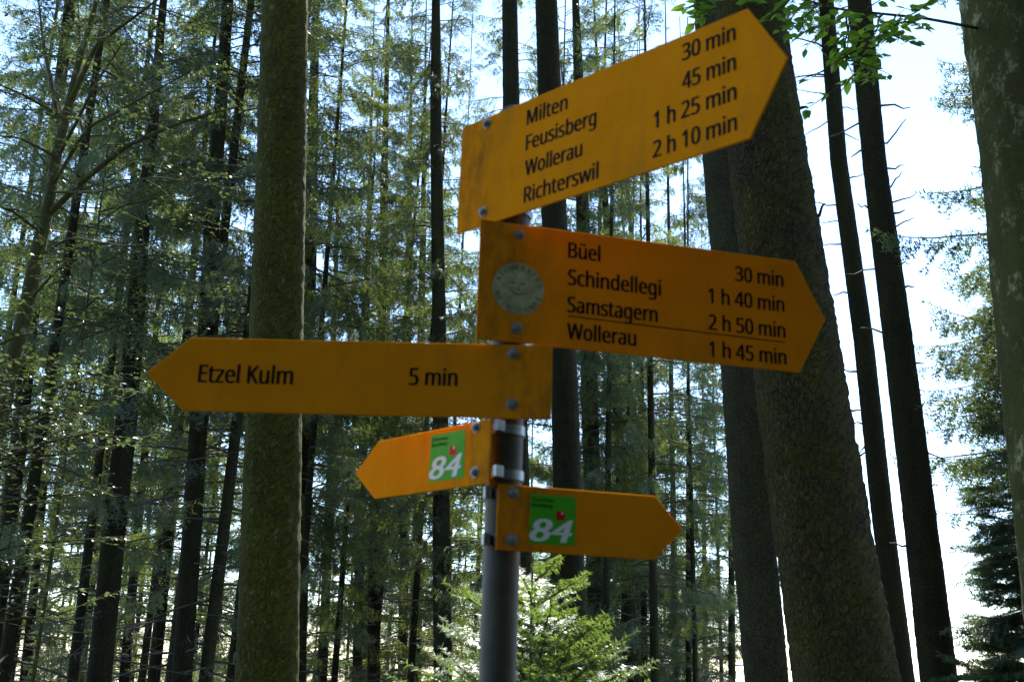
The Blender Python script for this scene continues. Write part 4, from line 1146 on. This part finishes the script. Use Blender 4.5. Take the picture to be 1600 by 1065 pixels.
def sapling(px, Y, top, label, tips, seed):
    rng = np.random.default_rng(seed)
    p = at(px, top, Y); b = np.array([p[0], Y, ground_z(p[0], Y)]); h = p[2] - b[2]
    root = empty('fir_sapling', b, label, 'tree')
    mb = MB()
    tube(mb, np.array([[0.012 * math.sin(5 * t), 0, h * t] for t in np.linspace(0, 1, 16)]), np.linspace(.014, .003, 16), 8, 0)
    link('trunk', mb.mesh('trunk', [MT['twig']], (0,)), root)
    mb = MB()
    for (tx, ty, tY) in tips:
        e = at(tx, ty, tY) - b
        hd = math.hypot(e[0], e[1])
        s0 = np.array([0, 0, min(h * .97, max(0.2, e[2] - hd * rng.uniform(.3, .6)))])
        v = e - s0; L = np.linalg.norm(v)
        az = math.atan2(v[1], v[0]); el = math.asin(v[2] / L)
        src = fir_bough(rng, L * .93, 0.024, 0.0048, 0.0030, 0.12, 2, 0.88, 0.095, 0.35)
        place(mb, src, rotz(az) @ roty(-el) , s0)
    # leader
    S = np.array([[(0, 0, h * .75), (0, 0, h * 1.02)]])
    needles(mb, S, .003, .022, .0036, rng, 1, 0, 2, .8)
    link('crown', mb.mesh('crown', [MT['twig'], MT['sapling']]), root)
sapling(838, 3.9, 868, 'bright green fir sapling at the foot of the signpost pole',
        [(878, 868, 3.8), (925, 893, 3.7), (948, 958, 3.6), (1000, 985, 3.8), (905, 930, 3.9), (955, 1015, 3.6), (1015, 1062, 3.8), (815, 900, 3.6), (795, 880, 4.1), (720, 912, 4.0),
         (692, 908, 3.8), (715, 965, 3.9), (625, 1032, 3.8), (660, 1058, 3.7), (870, 940, 3.5), (850, 985, 3.5), (900, 1000, 3.5), (930, 1050, 3.5), (850, 905, 4.2), (890, 960, 4.2),
         (760, 960, 4.2), (730, 1010, 4.1), (980, 1040, 4.2), (870, 1050, 3.5), (690, 1010, 4.2), (820, 940, 4.3), (840, 1040, 3.4), (910, 1085, 3.4), (700, 1090, 3.6), (640, 1100, 3.8), (738, 935, 4.0), (652, 1008, 3.9), (602, 1052, 3.8), (682, 962, 4.1), (985, 1010, 4.0), (1030, 1030, 4.0), (1000, 1110, 3.6)], 51)

tree([(1700, 500, 40)], 13, 20, 'bark_dark', 'edge', 'farther spruce at the right edge, its boughs behind the nearer hanging ones', 61, crot=2.0)

# fill: the dense wood behind
rng = random.Random(5)
tm = []
for s_ in range(3):
    C = np.stack([np.zeros(90), np.zeros(90), np.arange(90) * 0.25 - 0.3], 1)
    zz = C[:, 2]
    tm.append(trunk_mesh(C, np.clip(0.088 - 0.004 * zz, 0.012, None), np.zeros(3), MT[('bark_dark', 'bark_grey', 'bark_dark')[s_]], 80 + s_, 10, 0.03))
def fill(px, Y, key, scale, label, group):
    p = at(px, 1000, Y)
    z = ground_z(p[0], Y)
    root = empty('spruce_tree', (p[0], Y, z), label, 'tree', group)
    root.rotation_euler = (rng.uniform(-.02, .02), rng.uniform(-.02, .02), rng.uniform(0, 6.28))
    root.scale = (scale * rng.uniform(.92, 1.1),) * 2 + (scale,)
    link('trunk', rng.choice(tm), root)
    link('crown', CROWN[key], root)
LF = ('spruce among the dense dark wood left of the mossy trunk', 'background spruces left of the mossy trunk')
CF = ('spruce in the lighter wood between the mossy trunk and the signpost', 'background spruces between mossy trunk and signpost')
RF = ('spruce in the wood between the signpost and the thickest trunk', 'background spruces right of the signpost')
FF = ('distant spruce low against the white sky at the right', 'distant spruces at the right')
keys = ['low_a', 'low_b', 'low_c', 'low_a', 'mid_b']
def row(x0, x1, n, y0, y1, ks, s0, s1, lab):
    for i in range(n):
        fill(x0 + (x1 - x0) * (i + rng.random()) / n, rng.uniform(y0, y1), rng.choice(ks), rng.uniform(s0, s1), *lab)
row(-90, 400, 9, 17, 27, ['mid_a', 'mid_b', 'mid_c', 'low_b'], 1.05, 1.35, LF)
row(-90, 400, 12, 28, 46, keys, 0.95, 1.3, LF)
row(450, 800, 6, 20, 27, ['mid_a', 'mid_b', 'mid_c'], 0.85, 1.05, CF)
row(450, 800, 6, 29, 46, keys, 0.95, 1.3, CF)
row(850, 1150, 6, 20, 27, ['mid_b', 'mid_c', 'mid_a'], 0.85, 1.05, RF)
row(830, 1130, 6, 28, 45, keys, 0.95, 1.3, RF)
row(-80, 440, 9, 47, 62, ['low_c', 'low_a'], 1.0, 1.2, LF)
row(450, 800, 6, 47, 62, ['low_c', 'low_a'], 1.0, 1.2, CF)
row(830, 1130, 5, 46, 60, ['low_c', 'low_a'], 1.0, 1.2, RF)
fill(15, 14.5, 'mid_c', 1.0, *LF)
def young(px, Y, sc):
    p = at(px, 1000, Y); z = ground_z(p[0], Y)
    root = empty('spruce_sapling', (p[0], Y, z), 'young spruce in the undergrowth below the tall trunks', 'tree', 'young spruces in the undergrowth')
    root.rotation_euler = (0, 0, rng.uniform(0, 6.28)); root.scale = (sc,) * 3
    link('crown', CROWN['young'], root)
for i in range(16):
    px = 20 + 1120 * (i + rng.random()) / 16
    Y = rng.uniform(22, 34)
    young(px, Y, (0.3 + 0.11 * (Y - 6) + rng.uniform(.2, 1.5)) / 5 + .2)
for px, Y, k_, sc_ in ((1090, 21, 'low_c', .75), (1010, 25, 'low_c', .9), (1130, 30, 'low_a', .8)):
    fill(px, Y, k_, sc_, *RF)
for px, Y, s_ in ((1345, 42, .5), (1390, 50, .55), (1320, 36, .4), (1425, 58, .5)):
    fill(px, Y, 'low_c', s_, *FF)

# unseen spruces added around the camera to keep the boards in shade
BK = ('unseen spruce added around the camera to shade the boards', 'unseen spruces added around the camera')
def behind(az, r, key, scale):
    x, y = r * math.sin(math.radians(az)), r * math.cos(math.radians(az))
    z = ground_z(x, y)
    root = empty('spruce_tree', (x, y, z), BK[0], 'tree', BK[1])
    root.rotation_euler = (0, 0, rng.uniform(0, 6.28))
    root.scale = (scale,) * 3
    link('trunk', rng.choice(tm), root)
    link('crown', CROWN[key], root)
for az, r, k_ in ((75, 7, 'low_a'), (95, 5.5, 'low_b'), (118, 5.5, 'low_a'), (140, 5.2, 'low_b'), (160, 5.4, 'low_a'), (180, 5.5, 'low_b'), (197, 7, 'low_a'),
                  (85, 10, 'low_b'), (105, 9, 'low_a'), (130, 9, 'low_b'), (150, 9, 'low_b'), (170, 9.5, 'low_a'), (188, 10, 'low_b'),
                  (208, 11, 'low_a'), (228, 13, 'mid_b'), (60, 8, 'mid_a'),
                  (95, 3.4, 'high_b'), (165, 3.0, 'high_b'), (48, 5.0, 'high_b'), (318, 6.5, 'high_b'), (130, 3.6, 'high_b'),
                  (150, 3.7, 'low_a'), (128, 4.0, 'low_b'), (172, 3.9, 'low_b'), (190, 4.6, 'low_a'), (108, 4.2, 'low_a'), (208, 5.2, 'low_b'), (226, 6.5, 'low_a'), (218, 9, 'low_b'), (236, 11, 'low_a'), (200, 7.5, 'low_a'),
                  (112, 12, 'low_c'), (126, 12.5, 'low_c'), (140, 12, 'low_c'), (154, 12.5, 'low_c'), (167, 13, 'low_c'), (180, 12.5, 'low_c'), (194, 13, 'low_c'), (215, 15, 'low_c'), 
                   (98, 12, 'low_c')):
    behind(az, r, k_, rng.uniform(1.0, 1.2))
